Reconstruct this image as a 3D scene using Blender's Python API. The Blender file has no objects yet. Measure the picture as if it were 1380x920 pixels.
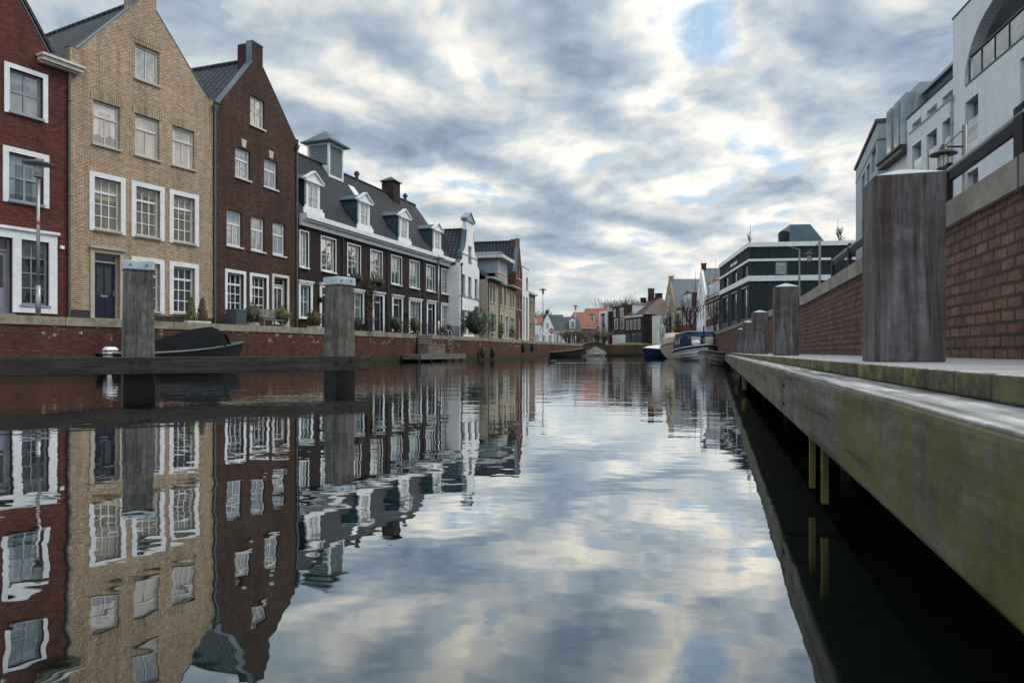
import bpy, math, random
from mathutils import Vector, Matrix
R = math.radians
rnd = random.Random(7)
C = bpy.context.scene.collection
sc = bpy.context.scene

# ------------------------------------------------------------------ mesh helpers
class MB:
    def __init__(s): s.v=[]; s.f=[]; s.uv={}
    def quad(s, *p):
        i=len(s.v); s.v += [tuple(q) for q in p]; s.f.append(tuple(range(i,i+len(p)))); return len(s.f)-1
    def box(s, x0,x1,y0,y1,z0,z1):
        i=len(s.v)
        s.v += [(x0,y0,z0),(x1,y0,z0),(x1,y1,z0),(x0,y1,z0),(x0,y0,z1),(x1,y0,z1),(x1,y1,z1),(x0,y1,z1)]
        for f in ((0,3,2,1),(4,5,6,7),(0,1,5,4),(1,2,6,5),(2,3,7,6),(3,0,4,7)): s.f.append(tuple(i+k for k in f))
        return s
    def frustum(s, x,y,z0,z1,a,b,c,d):
        i=len(s.v)
        s.v += [(x-a,y-b,z0),(x+a,y-b,z0),(x+a,y+b,z0),(x-a,y+b,z0),(x-c,y-d,z1),(x+c,y-d,z1),(x+c,y+d,z1),(x-c,y+d,z1)]
        for f in ((0,3,2,1),(4,5,6,7),(0,1,5,4),(1,2,6,5),(2,3,7,6),(3,0,4,7)): s.f.append(tuple(i+k for k in f))
        return s
    def prism(s, pts, axis, a, b):
        """convex-ish outline pts extruded along axis ('x','y','z') from a to b"""
        n=len(pts); i=len(s.v)
        def P(p,t):
            return {'x':(t,p[0],p[1]),'y':(p[0],t,p[1]),'z':(p[0],p[1],t)}[axis]
        s.v += [P(p,a) for p in pts]+[P(p,b) for p in pts]
        s.f.append(tuple(range(i,i+n))); s.f.append(tuple(range(i+2*n-1,i+n-1,-1)))
        for k in range(n):
            k2=(k+1)%n; s.f.append((i+k2,i+k,i+n+k,i+n+k2))
        return s
    def tube(s, pts, rad, n=8, cap=True):
        pts=[Vector(p) for p in pts]
        if not isinstance(rad,(list,tuple)): rad=[rad]*len(pts)
        base=len(s.v)
        for k,p in enumerate(pts):
            d=(pts[min(k+1,len(pts)-1)]-pts[max(k-1,0)])
            if d.length<1e-9: d=Vector((0,0,1))
            d.normalize()
            a=d.orthogonal() if abs(d.z)<.9 else Vector((1,0,0))-d*d.x
            a=Vector((0,0,1)).cross(d) if abs(d.z)<.9 else a
            a.normalize(); b=d.cross(a)
            for j in range(n):
                t=2*math.pi*j/n
                s.v.append(tuple(p+(a*math.cos(t)+b*math.sin(t))*rad[k]))
        for k in range(len(pts)-1):
            for j in range(n):
                j2=(j+1)%n; A=base+k*n; B=A+n
                s.f.append((A+j,A+j2,B+j2,B+j))
        if cap:
            s.f.append(tuple(base+j for j in range(n-1,-1,-1)))
            e=base+(len(pts)-1)*n; s.f.append(tuple(e+j for j in range(n)))
        return s
    def lathe(s, prof, n=16, c=(0,0)):
        base=len(s.v)
        for r,z in prof:
            for j in range(n):
                t=2*math.pi*j/n; s.v.append((c[0]+r*math.cos(t),c[1]+r*math.sin(t),z))
        for k in range(len(prof)-1):
            for j in range(n):
                j2=(j+1)%n; A=base+k*n; B=A+n
                s.f.append((A+j,A+j2,B+j2,B+j))
        s.f.append(tuple(base+j for j in range(n-1,-1,-1)))
        e=base+(len(prof)-1)*n; s.f.append(tuple(e+j for j in range(n)))
        return s
    def grid(s, rows, closed=False):
        base=len(s.v); m=len(rows[0])
        for r in rows: s.v += [tuple(p) for p in r]
        for i in range(len(rows)-1):
            for j in range(m-1 if not closed else m):
                j2=(j+1)%m
                s.f.append((base+i*m+j,base+i*m+j2,base+(i+1)*m+j2,base+(i+1)*m+j))
        return s
    def plate(s, outline, holes, y0, y1):
        """flat wall in the x/z plane between y0 (front) and y1, with real holes"""
        cu=bpy.data.curves.new('outline','CURVE'); cu.dimensions='2D'; cu.fill_mode='BOTH'
        cu.extrude=(y1-y0)/2
        for pl in [outline]+holes:
            sp=cu.splines.new('POLY'); sp.points.add(len(pl)-1); sp.use_cyclic_u=True
            for p,q in zip(sp.points,pl): p.co=(q[0],q[1],0,1)
        o=bpy.data.objects.new('outline',cu); C.objects.link(o)
        bpy.context.view_layer.update()
        me=bpy.data.meshes.new_from_object(o.evaluated_get(bpy.context.evaluated_depsgraph_get()))
        i=len(s.v); ym=(y0+y1)/2
        s.v += [(v.co.x, ym-v.co.z, v.co.y) for v in me.vertices]
        s.f += [tuple(i+k for k in p.vertices) for p in me.polygons]
        bpy.data.objects.remove(o); bpy.data.curves.remove(cu); bpy.data.meshes.remove(me)
        return s

BZ={}
def obj(name, mb, mat, parent=None, smooth=False, bevel=0, **props):
    dz=BZ.get(parent.name,0) if parent else 0
    me=bpy.data.meshes.new(name)
    me.from_pydata([(x,y,z-dz) for x,y,z in mb.v] if dz else mb.v,[],mb.f)
    if mb.uv:
        uvl=me.uv_layers.new(name='UVMap')
        for p in me.polygons:
            co=mb.uv.get(p.index)
            if co:
                for li,c in zip(p.loop_indices,co): uvl.data[li].uv=c
    me.materials.append(mat)
    if smooth:
        for p in me.polygons: p.use_smooth=True
    me.update()
    o=bpy.data.objects.new(name,me); C.objects.link(o)
    if parent: o.parent=parent; BZ[o.name]=dz
    if bevel:
        b=o.modifiers.new('edge','BEVEL'); b.width=bevel; b.segments=2; b.limit_method='ANGLE'; b.angle_limit=R(40)
    for k,v in props.items(): o[k]=v
    return o
def thing(name, label, cat, loc=(0,0,0), rotz=0, group=None):
    o=bpy.data.objects.new(name,None); C.objects.link(o)
    o.location=loc; o.rotation_euler=(0,0,rotz); o.empty_display_size=.3
    o['label']=label; o['category']=cat
    if group: o['group']=group
    BZ[o.name]=0
    return o
def tag(o,label,cat,group=None):
    o['label']=label; o['category']=cat
    if group: o['group']=group
    return o
def dup(root, loc, rotz=None, label=None, group=None, scale=None):
    r=root.copy(); C.objects.link(r); r.location=loc
    if rotz is not None: r.rotation_euler=(0,0,rotz)
    if scale: r.scale=scale if isinstance(scale,(tuple,list)) else (scale,)*3
    if label: r['label']=label
    if group: r['group']=group
    for ch in list(root.children):
        c=ch.copy(); C.objects.link(c); c.parent=r
        for g in list(ch.children):
            d=g.copy(); C.objects.link(d); d.parent=c
    return r

# ------------------------------------------------------------------ materials
class NT:
    def __init__(s,name):
        s.m=bpy.data.materials.new(name); s.m.use_nodes=True; s.t=s.m.node_tree; s.t.nodes.clear()
        s.out=s.n('ShaderNodeOutputMaterial')
    def n(s,typ,**kw):
        nd=s.t.nodes.new(typ)
        for k,v in kw.items():
            if k in nd.inputs: nd.inputs[k].default_value=v
            else: setattr(nd,k,v)
        return nd
    def l(s,a,b): s.t.links.new(a,b)
    def bsdf(s,color,rough=.7,metal=0,spec=.5,bump=None):
        b=s.n('ShaderNodeBsdfPrincipled')
        for inp,val in (('Base Color',color),('Roughness',rough),('Metallic',metal),('Specular IOR Level',spec)):
            if hasattr(val,'is_linked'): s.l(val,b.inputs[inp])
            else: b.inputs[inp].default_value=(*val,1) if isinstance(val,tuple) and len(val)==3 else val
        if bump is not None: s.l(bump,b.inputs['Normal'])
        s.l(b.outputs[0],s.out.inputs[0]); return b
    def obj(s): return s.n('ShaderNodeTexCoord').outputs['Object']
    def uv(s): return s.n('ShaderNodeTexCoord').outputs['UV']
    def mapping(s,vec,scale=(1,1,1),loc=(0,0,0),rot=(0,0,0)):
        m=s.n('ShaderNodeMapping'); s.l(vec,m.inputs[0])
        m.inputs['Scale'].default_value=scale; m.inputs['Location'].default_value=loc; m.inputs['Rotation'].default_value=rot
        return m.outputs[0]
    def noise(s,vec,scale,detail=4,rough=.55,dist=0):
        nd=s.n('ShaderNodeTexNoise',Scale=scale,Detail=detail,Roughness=rough,Distortion=dist)
        s.l(vec,nd.inputs['Vector']); return nd.outputs['Fac']
    def ramp(s,fac,stops,interp='LINEAR'):
        r=s.n('ShaderNodeValToRGB'); s.l(fac,r.inputs[0]); cr=r.color_ramp; cr.interpolation=interp
        while len(cr.elements)<len(stops): cr.elements.new(.5)
        for e,(p,c) in zip(cr.elements,stops):
            e.position=p; e.color=(*c,1) if isinstance(c,tuple) else (c,c,c,1)
        return r.outputs[0]
    def mix(s,fac,a,b,typ='MIX'):
        m=s.n('ShaderNodeMix',data_type='RGBA',blend_type=typ)
        for i,v in ((0,fac),(6,a),(7,b)):
            if hasattr(v,'is_linked'): s.l(v,m.inputs[i])
            else: m.inputs[i].default_value=(*v,1) if isinstance(v,tuple) else v
        return m.outputs[2]
    def math(s,op,a,b=0,c=0):
        m=s.n('ShaderNodeMath',operation=op)
        for i,v in ((0,a),(1,b),(2,c)):
            if hasattr(v,'is_linked'): s.l(v,m.inputs[i])
            else: m.inputs[i].default_value=v
        return m.outputs[0]
    def sep(s,v):
        x=s.n('ShaderNodeSeparateXYZ'); s.l(v,x.inputs[0]); return x.outputs
    def comb(s,x,y,z=0):
        c=s.n('ShaderNodeCombineXYZ')
        for i,v in enumerate((x,y,z)):
            if hasattr(v,'is_linked'): s.l(v,c.inputs[i])
            else: c.inputs[i].default_value=v
        return c.outputs[0]
    def bump(s,h,strength=.5,dist=.01,normal=None):
        b=s.n('ShaderNodeBump',Strength=strength,Distance=dist); s.l(h,b.inputs['Height'])
        if normal is not None: s.l(normal,b.inputs['Normal'])
        return b.outputs[0]

def wallco(t):
    x,y,z=t.sep(t.obj()); return t.comb(t.math('ADD',x,y),z,0)
def brick(name,c1,c2,mortar,w=.21,h=.07,ms=.011,uv=False,stain=None,var=.35,vb=1.,top=None,foot=None,bumpd=.006):
    t=NT(name); co=t.uv() if uv else wallco(t)
    b=t.n('ShaderNodeTexBrick',Scale=1); b.offset=.5
    b.inputs['Brick Width'].default_value=w; b.inputs['Row Height'].default_value=h
    b.inputs['Mortar Size'].default_value=ms; b.inputs['Mortar Smooth'].default_value=.15; b.inputs['Bias'].default_value=0
    wob=t.n('ShaderNodeVectorMath',operation='MULTIPLY_ADD')
    nz=t.n('ShaderNodeTexNoise',Scale=9,Detail=1); t.l(co,nz.inputs['Vector'])
    t.l(nz.outputs['Color'],wob.inputs[0]); wob.inputs[1].default_value=(.012,.012,0); t.l(co,wob.inputs[2])
    t.l(wob.outputs[0],b.inputs['Vector'])
    b.inputs['Color1'].default_value=(*c1,1); b.inputs['Color2'].default_value=(*c2,1); b.inputs['Mortar'].default_value=(*mortar,1)
    big=t.noise(co,.55,5,.6); fine=t.noise(co,22,3,.6)
    col=t.mix(1,b.outputs['Color'],t.ramp(big,[(.28,1-var),(.72,1+var*.4)]),'MULTIPLY')
    col=t.mix(1,col,t.ramp(fine,[(.25,1-.28*vb),(.75,1+.2*vb)]),'MULTIPLY')
    mid=t.noise(t.mapping(co,(1/w,1/h*.5,1)),1,2,.5)
    col=t.mix(1,col,t.ramp(mid,[(.3,1-.22*vb),(.7,1+.18*vb)]),'MULTIPLY')
    strk=t.noise(t.mapping(co,(2.6,.16,1)),1,5,.65); col=t.mix(1,col,t.ramp(strk,[(.33,1-.26*vb),(.52,1.),(.72,1+.12*vb)]),'MULTIPLY')
    y=t.sep(co)[1]
    if stain:   # pale salt bloom / dirt patches with their own shape
        sc_,lo,colr=stain
        patch=t.ramp(t.noise(t.mapping(co,(sc_,sc_*1.6,1)),1,6,.68),[(lo,0.),(lo+.1,1.)])
        col=t.mix(t.math('MULTIPLY',patch,.55),col,colr)
    if top:     # salt bloom or soot kept in a band (z0..z1) near the coping
        z0,z1,lo,colr=top
        band=t.math('MULTIPLY',t.ramp(t.noise(t.mapping(co,(1.9,2.4,1)),1,7,.7),[(lo,0.),(lo+.07,1.)]),
                    t.math('MULTIPLY',t.math('GREATER_THAN',y,z0),t.math('LESS_THAN',y,z1)))
        col=t.mix(t.math('MULTIPLY',band,.7),col,colr)
    if foot:    # algae line above the water; on canal_brick also painted under-jetty shade
        z1,colr=foot
        n2=t.math('ADD',y,t.math('MULTIPLY',t.noise(co,1.5,4),-.3))
        col=t.mix(t.ramp(n2,[(0.,1.),(max(.01,z1),0.)]),col,colr)
    hgt=t.math('ADD',t.math('MULTIPLY',b.outputs['Fac'],-1),t.math('MULTIPLY',fine,.5))
    t.bsdf(col,.88,spec=.25,bump=t.bump(hgt,.8,bumpd)); return t.m
def plain(name,c,rough=.6,metal=0,spec=.5,var=.12,scale=2.,bump=0):
    t=NT(name); co=t.obj(); n=t.noise(co,scale,5,.6)
    col=t.mix(1,c,t.ramp(n,[(.3,1-var*1.6),(.7,1+var*.6)]),'MULTIPLY')
    bp=t.bump(t.noise(co,scale*14,3),bump,.01) if bump else None
    t.bsdf(col,rough,metal,spec,bp); return t.m
def glass(name,c1,c2,refl=.22,wav=.03,sc_=1.3,tint=(1,1,1)):
    """window pane: real sky reflection over curtain / dark room"""
    t=NT(name); co=t.obj(); x,y,z=t.sep(co)
    fold=t.noise(t.comb(t.math('MULTIPLY',t.math('ADD',x,y),5),t.math('MULTIPLY',z,.9),0),1,4,.6)
    col=t.mix(t.ramp(fold,[(.35,0.),(.65,1.)]),c1,c2)
    gx,gy,gz=t.sep(t.n('ShaderNodeTexCoord').outputs['Generated']); rn=t.n('ShaderNodeObjectInfo').outputs['Random']
    r2=t.math('FRACT',t.math('MULTIPLY',rn,7.31)); r3=t.math('FRACT',t.math('MULTIPLY',rn,13.7)); r4=t.math('FRACT',t.math('MULTIPLY',rn,29.3))
    side=t.math('GREATER_THAN',t.math('ABSOLUTE',t.math('SUBTRACT',gx,.5)),t.math('SUBTRACT',.56,t.math('MULTIPLY',r2,.3)))
    blind=t.math('MULTIPLY',t.math('GREATER_THAN',gz,t.math('SUBTRACT',1.,t.math('MULTIPLY',r3,.45))),t.math('GREATER_THAN',r4,.45))
    low=t.math('MULTIPLY',t.math('LESS_THAN',t.math('ADD',gz,t.math('MULTIPLY',fold,.25)),t.math('MULTIPLY',r4,.4)),t.math('GREATER_THAN',r2,.5))
    pale=tuple(min(.6,q*1.6+.06) for q in c2)
    col=t.mix(t.math('MULTIPLY',t.math('MAXIMUM',side,blind),.75),col,pale)
    col=t.mix(t.math('MULTIPLY',low,.7),col,(.02,.026,.018))
    col=t.mix(1,col,t.ramp(rn,[(0.,.7),(1.,1.25)]),'MULTIPLY')
    d=t.n('ShaderNodeBsdfDiffuse'); t.l(col,d.inputs[0])
    g=t.n('ShaderNodeBsdfGlossy',Roughness=.015); g.inputs['Color'].default_value=(*tint,1)
    bp=t.bump(t.noise(co,sc_,2,.4),wav,.4); t.l(bp,g.inputs['Normal'])
    fr=t.n('ShaderNodeFresnel',IOR=1.5)
    f=t.math('ADD',t.math('MULTIPLY',fr.outputs[0],1.0),refl)
    m=t.n('ShaderNodeMixShader'); t.l(t.math('MINIMUM',f,1.),m.inputs[0]); t.l(d.outputs[0],m.inputs[1]); t.l(g.outputs[0],m.inputs[2])
    t.l(m.outputs[0],t.out.inputs[0]); return t.m
def tiles(name,c,across='x',pw=.3,ph=.24):
    """pantile roof: rounded columns and stepped rows"""
    t=NT(name); co=t.obj(); x,y,z=t.sep(co)
    a=x if across=='x' else y
    col_=t.math('SINE',t.math('MULTIPLY',a,2*math.pi/pw))
    row=t.math('FRACT',t.math('MULTIPLY',z,1/ph))
    h=t.math('ADD',t.math('MULTIPLY',col_,.5),t.math('MULTIPLY',row,-1.))
    n=t.noise(co,1.2,5,.6); n2=t.noise(t.mapping(co,(3.3,3.3,4)),1,2)
    c2=t.mix(1,c,t.ramp(n,[(.3,.7),(.7,1.2)]),'MULTIPLY')
    c2=t.mix(1,c2,t.ramp(n2,[(.3,.75),(.7,1.3)]),'MULTIPLY')
    grv=t.math('LESS_THAN',col_,-.35); lap=t.math('GREATER_THAN',row,.72)
    c3=t.mix(t.math('MULTIPLY',t.math('MAXIMUM',grv,lap),.8),c2,(.008,.01,.013))
    t.bsdf(c3,.6,spec=.2,bump=t.bump(h,1.,.05)); return t.m

def wood(name,base,streak,grain='z',moss=None,mossth=.5,dark=None,scale=1.,spec=.3,rough=.75,wet=None,mott=0.,thr=(.34,.68)):
    t=NT(name); co=t.obj()
    sv={'z':(14,14,.9),'x':(.9,14,14),'y':(14,.9,14)}[grain]
    sv=tuple(k*scale for k in sv)
    g=t.noise(t.mapping(co,sv),1,6,.68,.3); g2=t.noise(t.mapping(co,tuple(k*3.2 for k in sv)),1,4,.6)
    col=t.mix(t.ramp(g,[(thr[0],0.),(thr[1],1.)]),base,streak)
    col=t.mix(1,col,t.ramp(g2,[(.3,.6),(.7,1.25)]),'MULTIPLY')
    if dark is not None:
        dk=t.ramp(t.noise(t.mapping(co,(2.6,2.6,2.0)),1,7,.72),[(.47,0.),(.66,1.)])
        col=t.mix(t.math('MULTIPLY',dk,.8),col,dark)
    if moss is not None:
        k=t.noise(co,1.7,5,.62,.4); k2=t.noise(t.mapping(co,(16,16,3.5)),1,5,.7)
        mk=t.ramp(t.math('ADD',t.math('MULTIPLY',k,.65),t.math('MULTIPLY',k2,.35)),[(mossth,0.),(mossth+.12,1.)])
        mc=t.mix(t.ramp(k2,[(.3,0.),(.7,1.)]),tuple(q*.45 for q in moss),moss)
        col=t.mix(t.math('MULTIPLY',mk,.85),col,mc)
    if mott:
        m1=t.noise(co,9,6,.72); m2=t.noise(co,45,4,.7)
        col=t.mix(1,col,t.ramp(m1,[(.3,1-mott),(.7,1+mott)]),'MULTIPLY'); col=t.mix(1,col,t.ramp(m2,[(.3,1-mott*.6),(.7,1+mott*.6)]),'MULTIPLY')
        sp=t.ramp(t.noise(co,70,2,.5),[(.74,0.),(.78,1.)]); col=t.mix(t.math('MULTIPLY',sp,.35),col,(.34,.33,.30))
    if wet:
        zz=t.math('ADD',t.sep(co)[2],t.math('MULTIPLY',t.noise(co,6,3),-.12))
        col=t.mix(t.ramp(t.math('MULTIPLY',zz,1/wet),[(.7,.9),(1.,0.)]),col,(.006,.007,.006))
    crack=t.ramp(t.noise(t.mapping(co,tuple(k*1.6 for k in sv)),1,3,.5),[(.3,0.),(.36,1.)])
    col=t.mix(1,col,t.ramp(crack,[(0.,.45),(1.,1.)]),'MULTIPLY')
    hh=t.math('ADD',g2,crack)
    t.bsdf(col,rough,spec=spec,bump=t.bump(hh,.5,.006)); return t.m
def concrete(name,c,uv=False,joint=2.,moss=None,dark=(.05,.05,.045)):
    t=NT(name); co=t.uv() if uv else t.obj()
    n=t.noise(co,3.1,8,.7); n2=t.noise(co,.8,5,.6)
    col=t.mix(1,c,t.ramp(n,[(.3,.62),(.7,1.22)]),'MULTIPLY')
    col=t.mix(t.math('MULTIPLY',t.ramp(n2,[(.5,0.),(.68,1.)]),.65),col,dark)
    if moss:
        col=t.mix(t.math('MULTIPLY',t.ramp(t.noise(co,2.2,7,.7),[(.53,0.),(.66,1.)]),.5),col,moss)
    if uv:
        x=t.sep(co)[0]; fr=t.math('FRACT',t.math('MULTIPLY',x,1/joint))
        j=t.math('LESS_THAN',fr,.012)
        col=t.mix(t.math('MULTIPLY',j,.75),col,(.02,.02,.018))
    t.bsdf(col,.9,spec=.2,bump=t.bump(n,.5,.012)); return t.m

M={}
M['red']=brick('red_brick',(.19,.056,.042),(.115,.034,.028),(.05,.034,.03),.21,.068,.009,stain=(.9,.66,(.32,.27,.25)))
M['yellow']=brick('yellow_brick',(.62,.475,.33),(.52,.385,.255),(.25,.195,.145),.215,.072,.015,var=.2)
M['yarch']=brick('yellow_soldier',(.52,.41,.28),(.40,.31,.2),(.17,.13,.095),.075,.5,.014,var=.15)
M['brown']=brick('brown_brick',(.118,.064,.050),(.070,.038,.033),(.038,.027,.024),.21,.068,.009,stain=(1.2,.67,(.25,.21,.19)))
M['dark']=brick('dark_brick',(.05,.034,.031),(.028,.021,.021),(.03,.024,.023),.21,.068,.008)
M['cream']=brick('cream_brick',(.47,.435,.33),(.42,.385,.29),(.33,.3,.23),.21,.068,.009,var=.15)
M['red2']=brick('russet_brick',(.17,.058,.044),(.12,.042,.034),(.10,.065,.055),.21,.07,.009)
M['tan']=brick('tan_brick',(.39,.32,.24),(.33,.265,.195),(.26,.21,.16),.21,.07,.009)
M['navybrick']=brick('navy_brick',(.036,.050,.058),(.026,.037,.044),(.02,.028,.033),.21,.07,.008,var=.15)
M['whitebrick']=brick('white_painted_brick',(.80,.86,.93),(.76,.82,.89),(.60,.65,.71),.21,.068,.012,var=.1,bumpd=.012,vb=.25)
M['quaybrick']=brick('quay_brick',(.155,.052,.038),(.088,.034,.028),(.05,.036,.03),.24,.075,.011,uv=True,top=(1.0,1.42,.56,(.45,.4,.36)),foot=(.34,(.028,.032,.018)),stain=(.55,.6,(.035,.028,.024)))
M['rightbrick']=brick('canal_brick',(.225,.118,.088),(.14,.078,.062),(.055,.045,.04),.19,.070,.011,uv=True,stain=(1.5,.56,(.05,.042,.03)),foot=(.3,(.012,.012,.01)),bumpd=.02)  # near-black foot: mud plus under-jetty shade put into the colour
M['farbrick']=brick('far_quay_brick',(.15,.09,.07),(.11,.065,.05),(.08,.06,.05),.24,.08,.01,uv=True,foot=(.3,(.02,.022,.015)))
M['bridge']=brick('bridge_brick',(.085,.045,.036),(.06,.034,.03),(.05,.04,.035),.21,.07,.009)
M['farbrickp']=plain('bridge_parapet',(.10,.065,.055),.85)
M['plinth']=plain('dark_plinth',(.035,.03,.03),.8)
M['white']=plain('white_paint',(.74,.78,.82),.5,var=.1,scale=3)
M['offwhite']=plain('offwhite_paint',(.62,.61,.56),.55,var=.14,scale=3)
M['stucco']=plain('white_stucco',(.78,.80,.83),.85,var=.07,scale=.8,bump=.2)
M['lav']=plain('lavender_grey_paint',(.27,.28,.36),.45)
M['cement']=plain('grey_stone_frame',(.44,.42,.37),.8)
M['keystone']=plain('keystone',(.52,.48,.42),.8)
M['navy']=plain('navy_door_paint',(.012,.022,.045),.3)
M['bdoor']=plain('blue_door_paint',(.03,.09,.19),.35)
M['zinc']=plain('zinc_sheet',(.085,.145,.18),.42,.35,var=.18,scale=1.1)
M['zincd']=plain('dark_zinc_cladding',(.030,.068,.092),.5,.2,var=.15)
M['zincl']=plain('grey_panel',(.27,.33,.37),.55,.1,var=.1)
M['tilex']=tiles('dark_tile_x',(.034,.040,.052),'x',.36,.30)
M['tiley']=tiles('dark_tile_y',(.040,.056,.075),'y',.36,.30)
M['slate']=plain('slate_roof',(.11,.14,.17),.5,var=.25,scale=3,bump=.5)
M['slated']=plain('dark_slate_roof',(.045,.06,.08),.5,var=.25,scale=3,bump=.5)
M['orange']=plain('orange_roof',(.26,.085,.05),.6,var=.2,scale=2,bump=.4)
M['purple']=plain('purple_red_roof',(.060,.020,.020),.55,var=.25,scale=2,bump=.4)
M['pipe']=plain('downpipe_grey',(.10,.125,.135),.45,.3)
M['piped']=plain('downpipe_dark',(.045,.05,.058),.45,.3)
M['steel']=plain('galvanised_steel',(.34,.36,.37),.42,.6,var=.2,scale=5)
M['lampsteel']=plain('lamp_steel',(.20,.21,.22),.4,.6)
M['lampdark']=plain('lamp_dark',(.035,.04,.048),.4,.5)
M['iron']=plain('black_iron',(.012,.012,.014),.5)
M['railpaint']=plain('dark_plum_paint',(.007,.005,.009),.55,spec=.15,var=.2,scale=6)
M['capw']=plain('pale_post_cap',(.42,.50,.56),.5,var=.2,scale=9)
M['asphalt']=plain('paving',(.11,.10,.09),.9,bump=.3)
M['soil']=plain('earth',(.06,.055,.045),.95,bump=.4)
M['rubber']=plain('black_rubber',(.012,.012,.013),.6)
M['canvas']=plain('black_canvas',(.006,.007,.009),.9,spec=.12,var=.3,scale=4,bump=.25)
M['hullblk']=plain('dark_green_hull',(.006,.009,.011),.5,spec=.15)
M['hullw']=plain('white_hull',(.80,.83,.85),.35,var=.14,scale=2)
M['hullbeige']=plain('beige_hull',(.46,.41,.31),.4,var=.15)
M['hulldirty']=plain('weathered_white_hull',(.47,.45,.39),.5,var=.35,scale=4)
M['boatblue']=plain('blue_canvas',(.010,.028,.075),.6,spec=.15,var=.2)
M['boatbluetop']=plain('pale_blue_top',(.14,.24,.33),.5)
M['beigecanvas']=plain('beige_canvas',(.55,.45,.34),.7)
M['deckgrey']=plain('grey_plank',(.2,.185,.17),.8,var=.25,scale=5)
M['greencanvas']=plain('green_canvas',(.05,.075,.07),.6)
M['varnish']=plain('brown_wood',(.12,.065,.035),.5)
M['terracotta']=plain('planter_dark',(.05,.055,.058),.7)
M['bin']=plain('blue_grey_bin',(.055,.085,.11),.5)
M['redsign']=plain('sign_red',(.5,.02,.03),.4,var=.03)
M['signw']=plain('sign_white',(.8,.8,.8),.4,var=.03)
M['orangedoor']=plain('orange_panel',(.62,.11,.035),.5)
M['bluedoor2']=plain('teal_shopfront',(.12,.26,.36),.5)
M['clear']=plain('lamp_glass',(.45,.47,.46),.15)
M['rope']=plain('pale_rope',(.34,.33,.3),.9)
M['roped']=plain('dark_rope',(.04,.035,.03),.9)
M['bark']=plain('bark',(.06,.048,.042),.9,var=.3,scale=8)
M['barkg']=plain('grey_bark',(.095,.085,.075),.9,var=.3,scale=8)
M['twig']=plain('red_brown_twig',(.085,.045,.035),.9)
M['drycrown']=plain('dry_leaf',(.17,.125,.075),.9,var=.4,scale=6)
M['leafg']=plain('dark_green_leaf',(.028,.06,.022),.55,var=.5,scale=5)
M['leafo']=plain('olive_leaf',(.07,.075,.024),.6,var=.5,scale=6)
M['leafy']=plain('yellow_green_leaf',(.16,.14,.03),.6,var=.4,scale=6)
M['leafr']=plain('rust_leaf',(.12,.05,.022),.6,var=.5,scale=6)
M['grass']=plain('lawn',(.08,.13,.025),.9,var=.4,scale=3,bump=.6)
M['duck']=plain('dark_feathers',(.018,.017,.016),.6)
M['duckbill']=plain('pale_bill',(.55,.5,.42),.5)
M['gdark']=glass('glass_dark_room',(.012,.014,.018),(.03,.033,.037),.07)
M['gblue']=glass('glass_blue_reflection',(.10,.15,.18),(.16,.22,.25),.12)  # blue-grey reflection painted into the pane's base colour
M['gpink']=glass('glass_paper_curtain',(.36,.29,.27),(.52,.45,.42),.14)
M['golive']=glass('glass_olive_curtain',(.16,.135,.09),(.23,.20,.14),.08)
M['ggrey']=glass('glass_grey_curtain',(.05,.055,.06),(.17,.18,.19),.28)
M['gbright']=glass('glass_sky_reflecting',(.05,.055,.06),(.16,.17,.17),.5,.05,tint=(1,.9,.76))  # warm tint paints warm glints into the sky reflection
M['gteal']=glass('glass_teal_blind',(.06,.11,.12),(.13,.18,.18),.25)
M['gbal']=glass('balustrade_glass',(.16,.20,.21),(.20,.24,.25),.12)
M['gmodern']=glass('glass_modern',(.03,.04,.05),(.11,.13,.15),.12)
M['gboat']=glass('boat_window',(.25,.3,.34),(.4,.45,.48),.15)
M['postwood']=wood('jetty_post_wood',(.078,.058,.056),(.25,.265,.29),'z',dark=(.026,.016,.018),scale=1.2,mott=.25,thr=(.42,.78))
M['pilewood']=wood('weathered_pile_wood',(.060,.052,.043),(.19,.19,.185),'z',dark=(.022,.017,.012),scale=.8,wet=.36,mott=.3)
M['boardwood']=wood('grey_board_wood',(.09,.08,.07),(.19,.18,.17),'x',scale=.5)
M['beamwood']=wood('dark_beam_wood',(.018,.015,.0145),(.062,.055,.052),'x',scale=1.1,mott=.35)
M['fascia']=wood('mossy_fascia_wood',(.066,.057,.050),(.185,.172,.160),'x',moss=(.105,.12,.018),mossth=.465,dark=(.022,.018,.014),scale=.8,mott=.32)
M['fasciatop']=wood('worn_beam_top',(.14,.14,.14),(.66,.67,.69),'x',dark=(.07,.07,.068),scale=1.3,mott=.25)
M['stake']=wood('yellow_algae_batten',(.08,.068,.03),(.22,.18,.05),'z')
M['bolt']=plain('rusty_bolt',(.03,.026,.024),.6,.4,var=.4,scale=30)

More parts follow.
